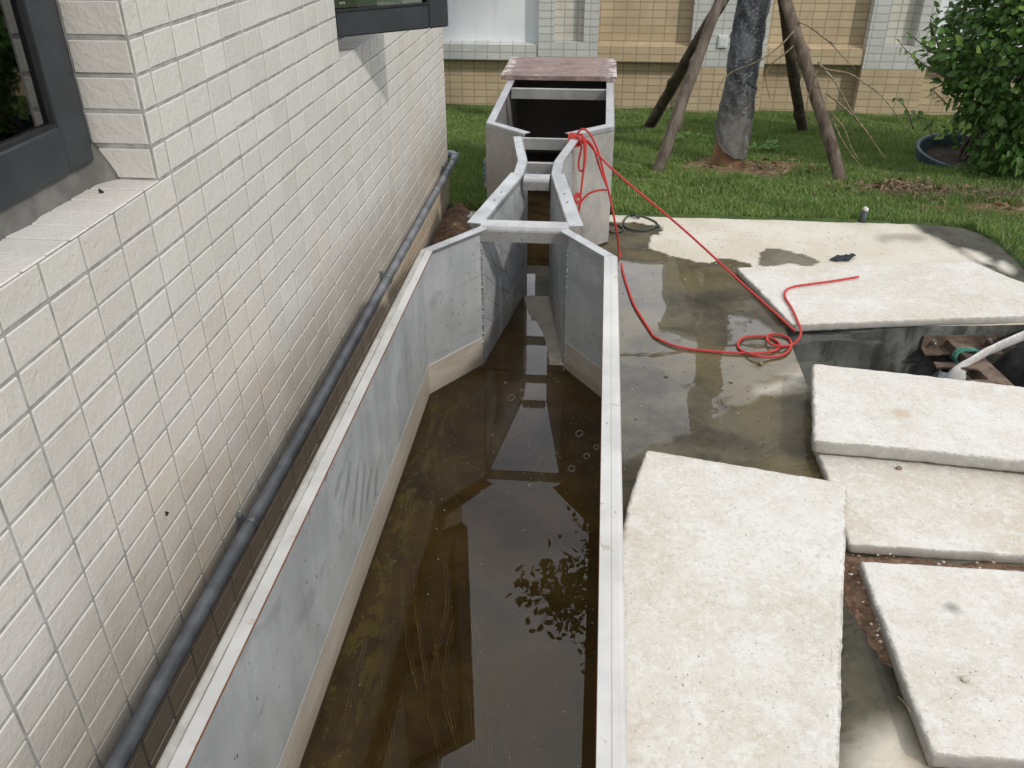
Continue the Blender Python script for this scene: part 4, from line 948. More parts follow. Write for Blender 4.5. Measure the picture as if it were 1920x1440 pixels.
# white canvas hose
hz = crom([(1.262, 2.72, -1.66), (1.266, 2.72, -1.56), (1.272, 2.715, -1.49), (1.30, 2.735, -1.455), (1.38, 2.80, -1.435), (1.50, 2.88, -1.42), (1.64, 2.96, -1.40)], .01)
hm = MB(); vv = []; ff = []; nH = 14
for i, p in enumerate(hz):
    t = (hz[min(i+1, len(hz)-1)]-hz[max(i-1, 0)]).normalized(); sd = t.cross(Vector((0.25, 1, 0.3))).normalized(); u2 = sd.cross(t)
    w_ = .030+.0012*math.sin(i*.5); h_ = .009+.0008*math.sin(i*.7)
    for k in range(nH): a = 2*math.pi*k/nH; vv.append(p+sd*w_*math.cos(a)+u2*h_*math.sin(a))
for i in range(len(hz)-1):
    for k in range(nH): ff.append((i*nH+k, i*nH+(k+1) % nH, (i+1)*nH+(k+1) % nH, (i+1)*nH+k))
tag(hm.add(vv, ff, 0, True).build('flat_hose', M['white_hose'], origin=(1.27, 2.72, -1.6)), 'flattened white canvas hose bending down over the pit beam', 'hose')
pp = empty('vent_pipe', (1.262, 2.79, -2.2), 'short upright white plastic pipe beside the hose in the pit', 'pipe')
MB().tube([(1.262, 2.79, -2.25), (1.262, 2.79, -1.505)], .0165, 18).build('pipe', M['pvc_white'], pp)
MB().tube([(1.262, 2.79, -1.510), (1.262, 2.79, -1.492)], .0125, 14).build('cap', M['hole'], pp)
hk = MB(); hk.box(1.225, 1.345, 2.775, 2.812, -1.489, -1.482)
hk.build('support_plate', M['rusty'], pitf)

# ================================================================== RED ROPE
rp = MB(); yk = 3.415
rope_mesh(rp, [(-.070, 3.47, -.872), aty(1148, 317, 3.36)*1.0, (.33, 3.14, -1.132), (.55, 2.96, -1.272), tuple(atz(1478, 609, -1.352)), tuple(atz(1489, 622, -1.392))])
def G(x, y, z=ZG+.006): return tuple(atz(x, y, z))
def Z7(x, y, z=ZG+.006): return G(1120+x/4.8, 380+y/4.8, z)
zt_ = zA+.007
rope_mesh(rp, [(-.085, 3.44, -.876)]+[tuple(aty(x, y, yy)) for x, y, yy in ((1086, 246, 3.43), (1095, 242, 3.43), (1106, 251, 3.42), (1117, 272, 3.42), (1124, 292, 3.42), (1132, 325, 3.42), (1139, 350, 3.425), (1148, 391, 3.43), (1155, 428, 3.44))]+[G(1162, 476), G(1168, 510), G(1180, 548), G(1192, 577)]+[Z7(*q) for q in ((480, 1160), (530, 1215), (720, 1295), (1000, 1335), (1360, 1355), (1540, 1345), (1620, 1320), (1645, 1280), (1600, 1235), (1540, 1210))]+[Z7(1440, 1200), Z7(1320, 1215), Z7(1265, 1270), Z7(1300, 1330), Z7(1430, 1375, ZG+.014), Z7(1570, 1390), Z7(1690, 1360), Z7(1745, 1290), Z7(1720, 1220), Z7(1620, 1185), Z7(1540, 1190), Z7(1530, 1235, ZG+.014), Z7(1580, 1280, ZG+.014), Z7(1680, 1290, ZG+.013), Z7(1760, 1275), Z7(1818, 1215, -1.378), Z7(1832, 1150, zt_-.004), Z7(1800, 1060, zt_), Z7(1750, 950, zt_), Z7(1690, 850, zt_), Z7(1700, 790, zt_), Z7(1770, 755, zt_), Z7(1900, 735, zt_), G(1561, 527, zt_), G(1610, 519, zt_)])
rope_mesh(rp, [tuple(aty(x, y, 3.405)) for x, y in ((1084, 256), (1090, 274), (1086, 298), (1085, 314), (1090, 321), (1096, 312), (1098, 290), (1098, 262))])
rope_mesh(rp, [tuple(aty(x, y, 3.40)) for x, y in ((1092, 252), (1096, 280), (1095, 310), (1092, 337), (1089, 364), (1088, 381), (1084, 398))]+[tuple(aty(1081, 408, 3.38))])
rope_mesh(rp, [tuple(aty(x, y, 3.39)) for x, y in ((1086, 388), (1090, 378), (1103, 364), (1121, 357), (1142, 356))])
rope_mesh(rp, [tuple(aty(x, y, 3.41)) for x, y in ((1100, 262), (1112, 276), (1120, 300), (1130, 330), (1141, 356))])
def wrap(c, r1, r2, n_, ax1, ax2, sp):
    pts = []
    for k in range(int(n_*10)+1):
        a = 2*math.pi*k/10; pts.append(Vector(c)+Vector(ax1)*r1*math.cos(a)+Vector(ax2)*r2*math.sin(a)+Vector(sp)*k/10)
    rope_mesh(rp, pts)
wrap((-.112, 3.455, -.890), .026, .022, 3.3, (.3, .95, 0), (0, 0, 1), (.010, -.004, 0))     # turns round the corner of the box lip
wrap((-.090, 3.425, -.885), .020, .016, 2.2, (1, 0, .2), (0, .3, 1), (.004, -.004, -.004))
wrap((-.072, 3.39, -1.105), .012, .015, 2.4, (1, .2, 0), (0, .3, 1), (.002, 0, -.006))
tag(rp.build('red_rope', M['rope'], origin=(.1, 3.2, ZG), fix=False), 'bright red twisted rope knotted to the flume and coiled on the wet concrete', 'rope')

# ================================================================== SMALL THINGS ON THE CONCRETE
cm = MB(); cz = ZG+.005
pc = [G(x, y, cz) for x, y in ((1236, 422), (1215, 431), (1190, 431), (1172, 425), (1170, 414), (1178, 405), (1192, 404), (1212, 408), (1230, 417), (1234, 425))]
cm.tube(crom(pc, .01), .0042, 8); cm.tube(crom([G(x, y, cz) for x, y in ((1143, 419), (1155, 421), (1166, 426), (1168, 431), (1158, 435), (1142, 433))]+[(.04, 3.9, cz)], .01), .0042, 8)
cm.tube(crom([G(1185, 402, cz+.004), G(1193, 405, cz+.01), G(1198, 408, cz)], .005), .0065, 8)
tag(cm.build('cable_loop', M['cable'], origin=G(1200, 420)), 'loop of thin dark cable lying on the concrete behind the flume', 'cable')
v = []; f = []; c0 = Vector(G(1578, 484, ZG+.004)); nn_ = 12
for j in range(7):
    for i in range(nn_):
        t = i/(nn_-1); x = c0.x-.055+.12*t; y = c0.y-.035+.012*j-.02*math.sin(t*3)+(.03 if t > .8 else 0)*(j/6)
        wdt = (1-abs(2*t-1)**3)*.9+.1; y = c0.y-.01+(j-3)*.009*wdt+.03*(t-.5)*1+(.02 if t > .75 else 0)
        v.append((x, y, ZG+.004+.012*abs(math.sin(j*1.3+i*.9))*wdt+.02*max(0, t-.7)))
for j in range(6):
    for i in range(nn_-1): f.append((j*nn_+i, j*nn_+i+1, (j+1)*nn_+i+1, (j+1)*nn_+i))
tag(MB().add(v, f, 0, True).build('rag', M['rag'], origin=c0, fix=False), 'crumpled scrap of dark cloth on the dry concrete beyond the far slab', 'rag')
sc = Vector(atz(1618, 415, -1.39)); stb = empty('pipe_stub', (sc.x, sc.y+.02, -1.42), 'short dark pipe stub stuffed with white cloth at the lawn edge', 'pipe stub')
MB().tube([(sc.x, sc.y+.02, -1.44), (sc.x+.006, sc.y+.022, -1.345)], .017, 16).build('pipe', M['cable'], stb)
q = MB()
for k in range(5):
    pebx = sc.x+.006+random.uniform(-.009, .009); v = []; f = []
    for j in range(5):
        for i in range(8): a = 2*math.pi*i/8; b_ = math.pi*j/4-math.pi/2; v.append((pebx+.011*math.cos(a)*math.cos(b_), sc.y+.02+random.uniform(-.001, .001)+.011*math.sin(a)*math.cos(b_), -1.342+.010*math.sin(b_)+.004*(k % 3)))
    for j in range(4):
        for i in range(8): f.append((j*8+i, j*8+(i+1) % 8, (j+1)*8+(i+1) % 8, (j+1)*8+i))
    q.add(v, f, 0, True)
q.build('cloth', M['white_hose'], stb)
q = MB(); q.tube(crom([G(1683, 1306, ZG+.02), G(1692, 1314, ZG+.035), G(1706, 1334, zE+.006)], .01), .0012, 5); tag(q.build('dry_stem', M['stick'], origin=G(1695, 1320)), 'dry grass stem leaning on the left edge of the stained slab', 'twig')

# ================================================================== BOUNDARY WALL
BY = 7.1; bw = empty('boundary_wall', (1.0, BY, -1.6), 'tiled boundary wall with pale pilasters and beige panels behind the lawn', 'wall')
def qd(mb, pts, m=0): mb.add(pts, [tuple(range(len(pts)))], m)
ZT = .72; ZP = .07; ZL = -1.75
# core
MB().box(-8, 9, BY+.13, BY+.34, ZL, ZP-.004).build('core', M['plaster'], bw)
def tbox(name, x0, x1, y0, y1, z0, z1, k, kz=None):
    mb = MB(); t = MB().box(x0, x1, y0, y1, z0, z1)
    # faces: bottom, top, front(-y), back, left, right
    ms = [2, 2, 0, 0, 1, 1]; mb.v = t.v; mb.f = t.f; mb.m = ms; mb.sm = [False]*6
    fm = M[(kz or k+'_xz')]; return mb.build(name, [fm, M[k+'_yz'] if k != 'p' else M['plaster'], M[k+'_xy'] if k in 'wb' else fm], bw)
def pilaster(x0, x1, rec=None):
    if rec:
        tbox('pilaster', x0, rec[0], BY, BY+.36, -1.085, ZT, 'w'); tbox('pilaster', rec[1], x1, BY, BY+.36, -1.085, ZT, 'w')
        tbox('pilaster_recess', rec[0], rec[1], BY+.075, BY+.36, -1.085, ZT, 'c')
        tbox('pilaster', x0, x1, BY, BY+.13, -1.252, -1.085, 'w')
    else: tbox('pilaster', x0, x1, BY, BY+.36, -1.252, ZT, 'w')
    tbox('plinth', x0, x1, BY, BY+.13, ZL, -1.252, 'b')
pilaster(-.50, -.035, (-.375, -.147)); pilaster(.675, 1.245); pilaster(1.98, 2.45, (2.11, 2.33)); pilaster(4.3, 4.8, (4.44, 4.66)); pilaster(-3.2, -2.7, (-3.06, -2.84))
for x0, x1, k, up in ((-2.7, -.50, 'w', 'p'), (-.035, .675, 'b', 'b'), (1.245, 1.98, 'b', 'b'), (2.45, 4.3, 'w', 'p'), (4.8, 8, 'b', 'b'), (-8, -3.2, 'b', 'b')):
    tbox('ledge', x0, x1, BY+.012, BY+.13, -1.225, -1.113, k, k+'_lz')
    # sloping sill on top of the ledge
    MB().add([(x0, BY+.014, -1.1128), (x1, BY+.014, -1.1128), (x1, BY+.13, -1.088), (x0, BY+.13, -1.088)], [(0, 1, 2, 3)]).build('sill', M[k+'_xy'], bw, fix=False)
    if up == 'p': MB().box(x0, x1, BY+.10, BY+.13, -1.10, ZP).build('panel', M['plaster'], bw)
    else: tbox('panel', x0, x1, BY+.10, BY+.13, -1.10, ZP, 'b')
    tbox('lower_panel', x0, x1, BY+.105, BY+.13, ZL, -1.225, 'b')
for x0, x1 in ((-2.7, -.50), (-.035, .675), (1.245, 1.98), (2.45, 4.3), (4.8, 8), (-8, -3.2)): MB().box(x0+.003, x1-.003, BY+.06, BY+.38, ZP, ZP+.06, 0, .01).build('coping', M['plaster'], bw)
for x0, x1 in ((-.50, -.035), (.675, 1.245), (1.98, 2.45), (4.3, 4.8), (-3.2, -2.7)): MB().box(x0-.03, x1+.03, BY-.03, BY+.40, ZT, ZT+.07, 0, .01).build('pilaster_cap', M['plaster'], bw)
p = aty(1355, 78, BY); tag(MB().box(p.x-.036, p.x+.036, BY-.016, BY-.001, p.z-.045, p.z+.045, 0, .004).box(p.x-.026, p.x+.026, BY-.019, BY-.0155, p.z-.034, p.z+.034, 0, .0015).build('switch_box', M['white_paint'], origin=(p.x, BY, p.z)), 'small square white box fixed on the pale pilaster behind the struts', 'switch box')

# ================================================================== LEAF HELPER
def leaf(mb, base, d, nrm, L, W, m=0, fold=.25, curl=.25):
    d = d.normalized(); s_ = d.cross(nrm).normalized(); n = s_.cross(d).normalized()
    p = [base, base+d*L*.35+s_*W*.5+n*fold*W*.5, base+d*L*.7+s_*W*.36+n*(fold*W*.36)-n*curl*L*.2, base+d*L-n*curl*L*.5, base+d*L*.7-s_*W*.36+n*(fold*W*.36)-n*curl*L*.2, base+d*L*.35-s_*W*.5+n*fold*W*.5, base+d*L*.35, base+d*L*.7-n*curl*L*.15]
    mb.add(p, [(0, 1, 6), (1, 2, 7, 6), (2, 3, 7), (3, 4, 7), (4, 5, 6, 7), (5, 0, 6)], m, False)
def rv(s=1): return Vector((random.gauss(0, s), random.gauss(0, s), random.gauss(0, s)))

# ================================================================== TREE
TX, TYY = .805, 5.22; tz0 = lawn_z(TX, TYY)
tree = empty('tree', (TX, TYY, tz0), 'young tree with its trunk wrapped in black shade netting', 'tree')
tp = [(TX-.03, TYY, tz0-.05), (TX-.025, TYY, tz0+.10), (TX-.01, TYY, tz0+.35), (TX+.005, TYY, -.6), (TX+.02, TYY, 0), (TX+.03, TYY+.02, .8), (TX+.02, TYY+.05, 1.4)]
P = crom(tp, .04); MB().tube(P, [.098-.02*min(1, i/12)-.03*(i/len(P)) for i in range(len(P))], 22).build('trunk', M['trunk'], tree)
nm_ = MB(); v = []; f = []; nn2 = 64; PN = crom(tp, .010); PN = [p for p in PN if p.z > tz0+.03 and p.z < .9]
for i, p in enumerate(PN):
    for k in range(nn2):
        a = 2*math.pi*k/nn2; cut = tz0+.055+.20*(.5-.5*math.cos(a-R_(330)))**1.6+.02*vnoise(math.cos(a), math.sin(a), 0, 4)
        zz = max(p.z, cut)
        j_ = (zz-tz0); r = .113-.022*min(1, j_/.5)-.006*j_
        tw = a+j_*2.2
        r += .009*vnoise(math.cos(a)*2, math.sin(a)*2, zz*5, 1)+.006*vnoise(math.cos(a)*5, math.sin(a)*5, zz*16, 1)+.003*vnoise(math.cos(a)*12, math.sin(a)*12, zz*50, 1)
        for ph in (0, 2.1, 4.4): 
            dd_ = ((zz*9+ph*1.7+a*1.2) % (2*math.pi))-math.pi; r += .0065*math.exp(-(dd_*4)**2)
        for zt2 in (-1.18, -.98, -.70): r -= .006*math.exp(-((zz-zt2-.03*math.sin(a+zt2*7))/.010)**2)
        v.append((p.x+r*math.cos(a), p.y+r*math.sin(a), zz))
for i in range(len(PN)-1):
    for k in range(nn2): f.append((i*nn2+k, i*nn2+(k+1) % nn2, (i+1)*nn2+(k+1) % nn2, (i+1)*nn2+k))
nm_.add(v, f, 0, True).build('shade_net', M['net'], tree)
q = MB()
for zt2, tl in ((-1.16, .05), (-.97, -.06)):
    q.tube([(TX-.005+.090*math.cos(a), TYY+.090*math.sin(a), zt2+tl*math.cos(a)) for a in [2*math.pi*k/24 for k in range(25)]], .0035, 6)
q.build('tie_cord', M['cable'], tree)
lim = MB(); lf = MB(); tips = []
base = Vector((TX+.02, TYY+.05, 1.3))
for k in range(11):
    a = k*2.4; d = Vector((math.cos(a), math.sin(a), random.uniform(.5, 1.1))); e = base+Vector((0, 0, .12*k*.6))+d*random.uniform(.5, .95)
    pts = crom([base+Vector((0, 0, .06*k)), base+Vector((0, 0, .06*k))+d*.3+Vector((0, 0, .05)), e], .06); lim.tube(pts, [.03*(1-i/len(pts))+.004 for i in range(len(pts))], 7); tips.append((e, .36)); tips.append((pts[len(pts)//2]+rv(.05), .26))
# one drooping bough that hangs out over the channel
bough = crom([base, base+Vector((-.35, -.55, .15)), (.05, 4.1, 1.18), (-.08, 3.65, .86), (-.10, 3.42, .62)], .06)
lim.tube(bough, [.022*(1-i/len(bough))+.003 for i in range(len(bough))], 7)
for e, R0 in tips:
    for k in range(150):
        p = e+rv(R0*.45); dd_ = rv()+Vector((0, 0, -.3)); leaf(lf, p, dd_, rv()+Vector((0, 0, 1.2)), random.uniform(.05, .085), random.uniform(.028, .045))
for t in bough[-10:]:
    for k in range(9):
        p = t+rv(.075); leaf(lf, p, rv()+Vector((0, 0, -.5)), rv()+Vector((0, 0, .6)), random.uniform(.05, .075), random.uniform(.032, .046)); lim.tube([t, p], .0016, 4)
for c, nl in (((-.20, 3.33, .50), 46), ((-.04, 3.55, .62), 36), ((-.12, 3.62, .90), 12)):
    lim.tube(crom([bough[-2], Vector(c)+rv(.02)], .04), .003, 5)
    for k in range(nl):
        p = Vector(c)+Vector((random.gauss(0, .075), random.gauss(0, .07), random.gauss(0, .06))); leaf(lf, p, rv()+Vector((0, 0, -.5)), rv()+Vector((0, 0, .8)), random.uniform(.05, .072), random.uniform(.032, .046))
lim.build('limbs', M['bark_mid'], tree); lf.build('crown', M['leaf'], tree, fix=False)

# ---- timber props
def prop(foot, top, r, mat, label, ext=.25, knots=6, twigs=None):
    foot = Vector(foot); foot.z = lawn_z(foot.x, foot.y)-.03; top = Vector(top); d = (top-foot); top2 = top+d.normalized()*ext
    n = 46; v = []; pts = []; rad = []
    nz_ = random.uniform(0, 50); kn = [(random.uniform(.05, .95), random.uniform(0, 6.28)) for _ in range(knots)]
    sx = d.orthogonal().normalized(); sy = d.normalized().cross(sx)
    vs = []; fs = []; m_ = 14
    for i in range(n+1):
        t = i/n; c = foot+(top2-foot)*t+sx*.016*vnoise(nz_, t*2.2, 0)+sy*.016*vnoise(nz_+9, t*2.2, 0)
        for k in range(m_):
            a = 2*math.pi*k/m_; rr_ = r*(1.08-.22*t)*(1+.10*vnoise(math.cos(a)*1.3+nz_, math.sin(a)*1.3, t*9)+.05*vnoise(math.cos(a)*4, math.sin(a)*4+nz_, t*30))
            for kt, ka in kn:
                da = math.atan2(math.sin(a-ka), math.cos(a-ka)); rr_ += r*.45*math.exp(-((t-kt)*55)**2-(da*1.8)**2)
            vs.append(c+(sx*math.cos(a)+sy*math.sin(a))*rr_)
    for i in range(n):
        for k in range(m_): fs.append((i*m_+k, i*m_+(k+1) % m_, (i+1)*m_+(k+1) % m_, (i+1)*m_+k))
    fs.append(tuple(range(n*m_, n*m_+m_)))
    root = empty('timber_prop', foot, label, 'tree prop', 'timber props leaning on the young tree')
    MB().add(vs, fs, 0, True).build('pole', M[mat], root)
    if twigs:
        for tw in twigs:
            PP = crom(tw, .03); MB().tube(PP, [.0052*(1-.75*i/len(PP)) for i in range(len(PP))], 6).build('dead_twig', M['stick'], root)
    return root
def lawnpt(x, y):
    p = atz(x, y, -1.4)
    for _ in range(6): p = atz(x, y, lawn_z(p.x, p.y))
    return p
TL = aty(1352, 2, 5.30); TL2 = aty(1352, -4, 5.10); TR = aty(1466, -6, 5.30); TR2 = aty(1474, 0, 5.08)
prop(lawnpt(1212, 238), TL, .037, 'bark_dark', 'dark rough prop behind, leaning from the left towards the netted trunk')
prop(lawnpt(1228, 322), TL2, .031, 'bark_light', 'pale grey prop in front, leaning from the left towards the netted trunk')
prop(lawnpt(1506, 246), TR, .034, 'bark_dark', 'dark short-looking prop just right of the netted trunk')
def T4(x, y, Y): return tuple(aty(1340+x/3.31, y/3.31, Y))
twl = [[T4(520, 140, 5.0), T4(570, 155, 5.0), T4(680, 235, 4.95), T4(740, 290, 4.9), T4(800, 355, 4.9), T4(875, 430, 4.9)], [T4(600, 170, 4.97), T4(680, 235, 4.95), T4(745, 270, 4.9), T4(835, 270, 5.0)],
       [T4(640, 385, 4.9), T4(690, 430, 4.85), T4(830, 455, 4.85), T4(930, 515, 4.8), T4(1030, 590, 4.8), T4(1120, 700, 4.8), T4(1220, 825, 4.9)], [T4(650, 400, 4.9), T4(740, 500, 4.8), T4(850, 690, 4.75), T4(950, 830, 4.7), T4(1060, 985, 4.65)],
       [T4(690, 580, 4.8), T4(760, 630, 4.75), T4(880, 740, 4.75), T4(990, 870, 4.8)], [T4(640, 430, 4.88), T4(580, 600, 4.9), T4(575, 700, 4.9), T4(605, 800, 4.95)],
       [T4(715, 700, 4.75), T4(780, 850, 4.7), T4(850, 960, 4.68), T4(930, 1060, 4.62)], [T4(710, 690, 4.75), T4(800, 790, 4.7), T4(850, 920, 4.68), T4(900, 1000, 4.66)],
       [T4(490, 195, 5.0), T4(400, 290, 5.0), T4(270, 380, 5.0), T4(100, 450, 5.0), T4(30, 530, 5.0), T4(18, 600, 5.0)], [T4(540, 235, 5.0), T4(440, 330, 5.0), T4(350, 400, 5.02), T4(315, 480, 5.02), T4(345, 620, 5.05)]]
prop(lawnpt(1583, 342), TR2, .033, 'bark_mid', 'brown prop on the right carrying long bare twigs', twigs=twl)

# ================================================================== SHRUB AND ITS POT RING
pc_ = lawnpt(1786, 306); PRD = .215
rg = MB(); prof = [(.0, -.05), (.006, .030), (.012, .040), (.0, .046), (-.012, .040), (-.010, .02), (-.020, -.06)]
v = []; f = []; N_ = 56
for k in range(N_):
    a = 2*math.pi*k/N_
    for d_, z in prof: v.append((pc_.x+(PRD+d_)*math.cos(a), pc_.y+(PRD+d_)*math.sin(a), pc_.z+z+.004*math.sin(2*a+.6)+.21*(PRD+d_)*math.sin(a)+.040))
n = len(prof)
for k in range(N_):
    for j in range(n-1): f.append((k*n+j, k*n+j+1, ((k+1) % N_)*n+j+1, ((k+1) % N_)*n+j))
tag(rg.add(v, f, 0, True).build('pot_rim', M['potring'], origin=pc_), 'blue-grey plastic pot rim sunk in the lawn under the shrub', 'pot')
k = len(rg.v)
tag(MB().add([(pc_.x+.2*math.cos(a), pc_.y+.2*math.sin(a), pc_.z+.026+.03*math.sin(a)+.006*math.sin(5*a)) for a in [2*math.pi*i/30 for i in range(30)]], [tuple(range(30))]).build('soil', M['darksoil'], origin=pc_), kind='structure')
SX, SY = 2.44, 5.10
shr = empty('shrub', (pc_.x+.05, pc_.y, pc_.z), 'dense broad-leaved green shrub growing out of the sunken pot', 'shrub')
sm_ = MB(); sl_ = MB(); ctr = Vector((SX, SY, -.60)); rad = Vector((.60, .46, .80))
stem0 = Vector((pc_.x+.03, pc_.y+.02, pc_.z-.03))
for k in range(16):
    a = random.uniform(0, 6.28); e = ctr+Vector((rad.x*.7*math.cos(a), rad.y*.7*math.sin(a), random.uniform(-.5, .7)))
    pp_ = crom([stem0+rv(.012), stem0+Vector((.12, .02, .22))+rv(.03), e], .05); sm_.tube(pp_, [.011*(1-.8*i/len(pp_)) for i in range(len(pp_))], 6)
cl_ = []
for k in range(760):
    d = rv().normalized(); rr_ = random.uniform(.45, 1.0)**.5
    lump = 1+.28*vnoise(d.x, d.y, d.z, 2.6)+.12*vnoise(d.x, d.y, d.z, 6)
    c = ctr+Vector((d.x*rad.x, d.y*rad.y, d.z*rad.z))*rr_*lump
    if c.z < -1.36: c.z = random.uniform(-1.38, -1.15)
    if c.y > 5.35 and random.random() < .5: continue
    cl_.append((c, d))
for c, d in cl_:
    tw = (d+Vector((0, 0, .25))).normalized()
    sm_.tube([c-tw*.10, c+tw*.04], .0022, 4)
    for j in range(random.randint(13, 20)):
        out = (d*.9+rv(.8)+Vector((0, 0, -.15))); leaf(sl_, c+rv(.045)+tw*.02, out, Vector((0, -.2, 1))+rv(.55)+d*.5, random.uniform(.040, .068), random.uniform(.026, .042))
# loose sprigs on the left side against the wall
for pts in ([(1752, 100), (1725, 80), (1700, 60)], [(1768, 110), (1750, 60), (1745, 35)], [(1800, 110), (1775, 80), (1765, 65)], [(1790, 150), (1745, 130), (1700, 95), (1688, 82)], [(1780, 200), (1745, 165)], [(1770, 60), (1790, 80), (1810, 110)], [(1712, 240), (1700, 205), (1680, 185)], [(1750, 260), (1735, 225), (1715, 215)]):
    Yp = 5.05; PP = crom([aty(x, y, Yp) for x, y in pts], .02); sm_.tube(PP, [.004*(1-.7*i/len(PP))+.0006 for i in range(len(PP))], 5)
    for i, p in enumerate(PP[1:]):
        if random.random() < .75: leaf(sl_, p, rv()+Vector((0, 0, -.15)), Vector((0, -.4, 1))+rv(.5), random.uniform(.035, .06), random.uniform(.022, .034))
sm_.build('stems', M['bark_light'], shr); sl_.build('foliage', M['leaf'], shr, fix=False)

# ================================================================== GRASS, WEEDS, LITTER
def blades(n, xr, yr, hh, name, mat, sel, ww=(.0016, .0032), lean=.55):
    x = rng.uniform(*xr, n*2); y = rng.uniform(*yr, n*2)
    keep = np.array([sel(a, b_) for a, b_ in zip(x, y)]); x = x[keep][:n]; y = y[keep][:n]; m_ = len(x)
    z = np.array([lawn_z(a, b_) for a, b_ in zip(x, y)]); cl2 = np.array([vnoise(a, b_, 7, 6)+.6*vnoise(a, b_, 8, 2) for a, b_ in zip(x, y)])
    h = rng.uniform(*hh, m_)*(1+.55*cl2); az = rng.uniform(0, 2*np.pi, m_); ln = rng.uniform(.1, lean, m_)*h*1.4
    dx, dy = np.cos(az), np.sin(az); w2 = rng.uniform(*ww, m_); ph = rng.uniform(0, 2*np.pi, m_); sx, sy = np.cos(ph), np.sin(ph)
    V = np.empty((m_, 5, 3)); z0 = z-.006
    V[:, 0] = np.stack([x-sx*w2, y-sy*w2, z0], 1); V[:, 1] = np.stack([x+sx*w2, y+sy*w2, z0], 1)
    mx_, my_, mz_ = x+dx*ln*.35, y+dy*ln*.35, z0+h*.62
    V[:, 2] = np.stack([mx_+sx*w2*.8, my_+sy*w2*.8, mz_], 1); V[:, 3] = np.stack([mx_-sx*w2*.8, my_-sy*w2*.8, mz_], 1); V[:, 4] = np.stack([x+dx*ln, y+dy*ln, z0+h], 1)
    me = bpy.data.meshes.new(name); me.vertices.add(m_*5); me.vertices.foreach_set('co', V.ravel())
    b5 = np.arange(m_)*5; lp = np.stack([b5, b5+1, b5+2, b5+3, b5+3, b5+2, b5+4], 1).ravel(); me.loops.add(m_*7); me.loops.foreach_set('vertex_index', lp)
    me.polygons.add(m_*2); st = np.stack([np.arange(m_)*7, np.arange(m_)*7+4], 1).ravel(); me.polygons.foreach_set('loop_start', st)
    me.update(calc_edges=True); me.validate(); me.materials.append(mat); o = bpy.data.objects.new(name, me); COL.objects.link(o); return o
def insl(x, y):
    if math.hypot(x-pc_.x, y-pc_.y) < PRD-.01: return False
    if -.485 < x < .08 and y < 5.065: return False
    if x < -.71 and y < 4.16: return False
    if y < 4.05+.012*vnoise(x, 0, 0, 6) and x < xmax(min(y, 4.02))+.015: return False
    return y < 7.08 and random.random() > bare(x, y)*.97 and random.random() < .75+1.2*vnoise(x, y, 4, 3.5)
gr = blades(330000, (-1.45, 3.3), (4.03, 7.1), (.018, .040), 'grass', M['grass'], insl); tag(gr, 'short green turf covering the lawn behind the concrete', 'grass', kind='stuff')
gr2 = blades(75000, (1.76, 3.3), (-.3, 4.1), (.018, .040), 'grass', M['grass'], lambda x, y: x > xmax(min(y, 4.02))+.01 and random.random() > bare(x, y)); tag(gr2, 'strip of green turf right of the rounded concrete corner', 'grass', kind='stuff')
gr3 = blades(2600, (-.95, 3.3), (4.04, 7.08), (.05, .085), 'tall_grass', M['weed'], lambda x, y: insl(x, y) and vnoise(x, y, 2, 3) > .05 or y > 6.95, (.0012, .0022), .8); tag(gr3, 'longer pale blades standing up out of the turf', 'grass', kind='stuff')
def plant(cx, cy, r, n_, lab, Lr=(.04, .07)):
    mb = MB(); z = lawn_z(cx, cy)
    for k in range(n_):
        a = random.uniform(0, 6.28); q_ = r*math.sqrt(random.random()); p = Vector((cx+q_*math.cos(a), cy+q_*math.sin(a)*.6, z+random.uniform(.01, .06)))
        leaf(mb, p, Vector((math.cos(a), math.sin(a), .3))+rv(.3), Vector((0, 0, 1))+rv(.3), random.uniform(*Lr), random.uniform(.018, .03))
    for k in range(5): mb.tube([(cx, cy, z-.01), (cx+random.uniform(-r, r)*.7, cy+random.uniform(-r, r)*.4, z+.04)], .002, 4)
    return tag(mb.build('weed', M['weed'], origin=(cx, cy, z), fix=False), lab, 'weed')
p = lawnpt(1425, 287); plant(p.x, p.y, .085, 46, 'leafy green weed growing right of the netted trunk base')
p = lawnpt(1293, 270); plant(p.x, p.y, .09, 26, 'pale low weed growing between the left props and the trunk')
p = lawnpt(1350, 283); plant(p.x, p.y-.03, .05, 12, 'tiny weed at the left foot of the netted trunk', (.03, .05))
p = lawnpt(1850, 330); plant(p.x, p.y, .13, 60, 'low weeds spilling beside the sunken pot rim')
lt = MB()
for k in range(420):
    if k % 3: x, y = random.gauss(1.62, .19), random.gauss(4.66, .075)
    elif k % 6 == 3: x, y = random.uniform(1.9, 3.0), random.gauss(4.36, .08)
    else: x, y = random.gauss(.9, .25), random.gauss(5.12, .12)
    z = lawn_z(x, y)+random.uniform(.005, .03); leaf(lt, Vector((x, y, z)), Vector((random.gauss(0, 1), random.gauss(0, 1), random.gauss(0, .25))), Vector((0, 0, 1))+rv(.5), random.uniform(.025, .055), random.uniform(.014, .03), fold=random.uniform(-.6, .6), curl=random.uniform(-.3, .9))
tag(lt.build('leaf_litter', M['dry'], fix=False), 'scattered dry brown leaves around the brown prop and pot', 'leaves', kind='stuff')
ml = MB()
for k in range(240):
    x, y = random.gauss(2.0, .35), random.gauss(4.52, .07); z = lawn_z(x, y); a = random.uniform(0, 6.28); l_ = random.uniform(.06, .14)
    ml.tube([(x, y, z), (x+l_*.5*math.cos(a), y+l_*.5*math.sin(a)*.6, z+random.uniform(.03, .07)), (x+l_*math.cos(a), y+l_*math.sin(a)*.6, z+random.uniform(.0, .03))], [.0014, .0012, .0004], 4)
tag(ml.build('dry_grass', M['stick']), 'tangle of dry yellow grass in front of the pot rim', 'dry grass', kind='stuff')

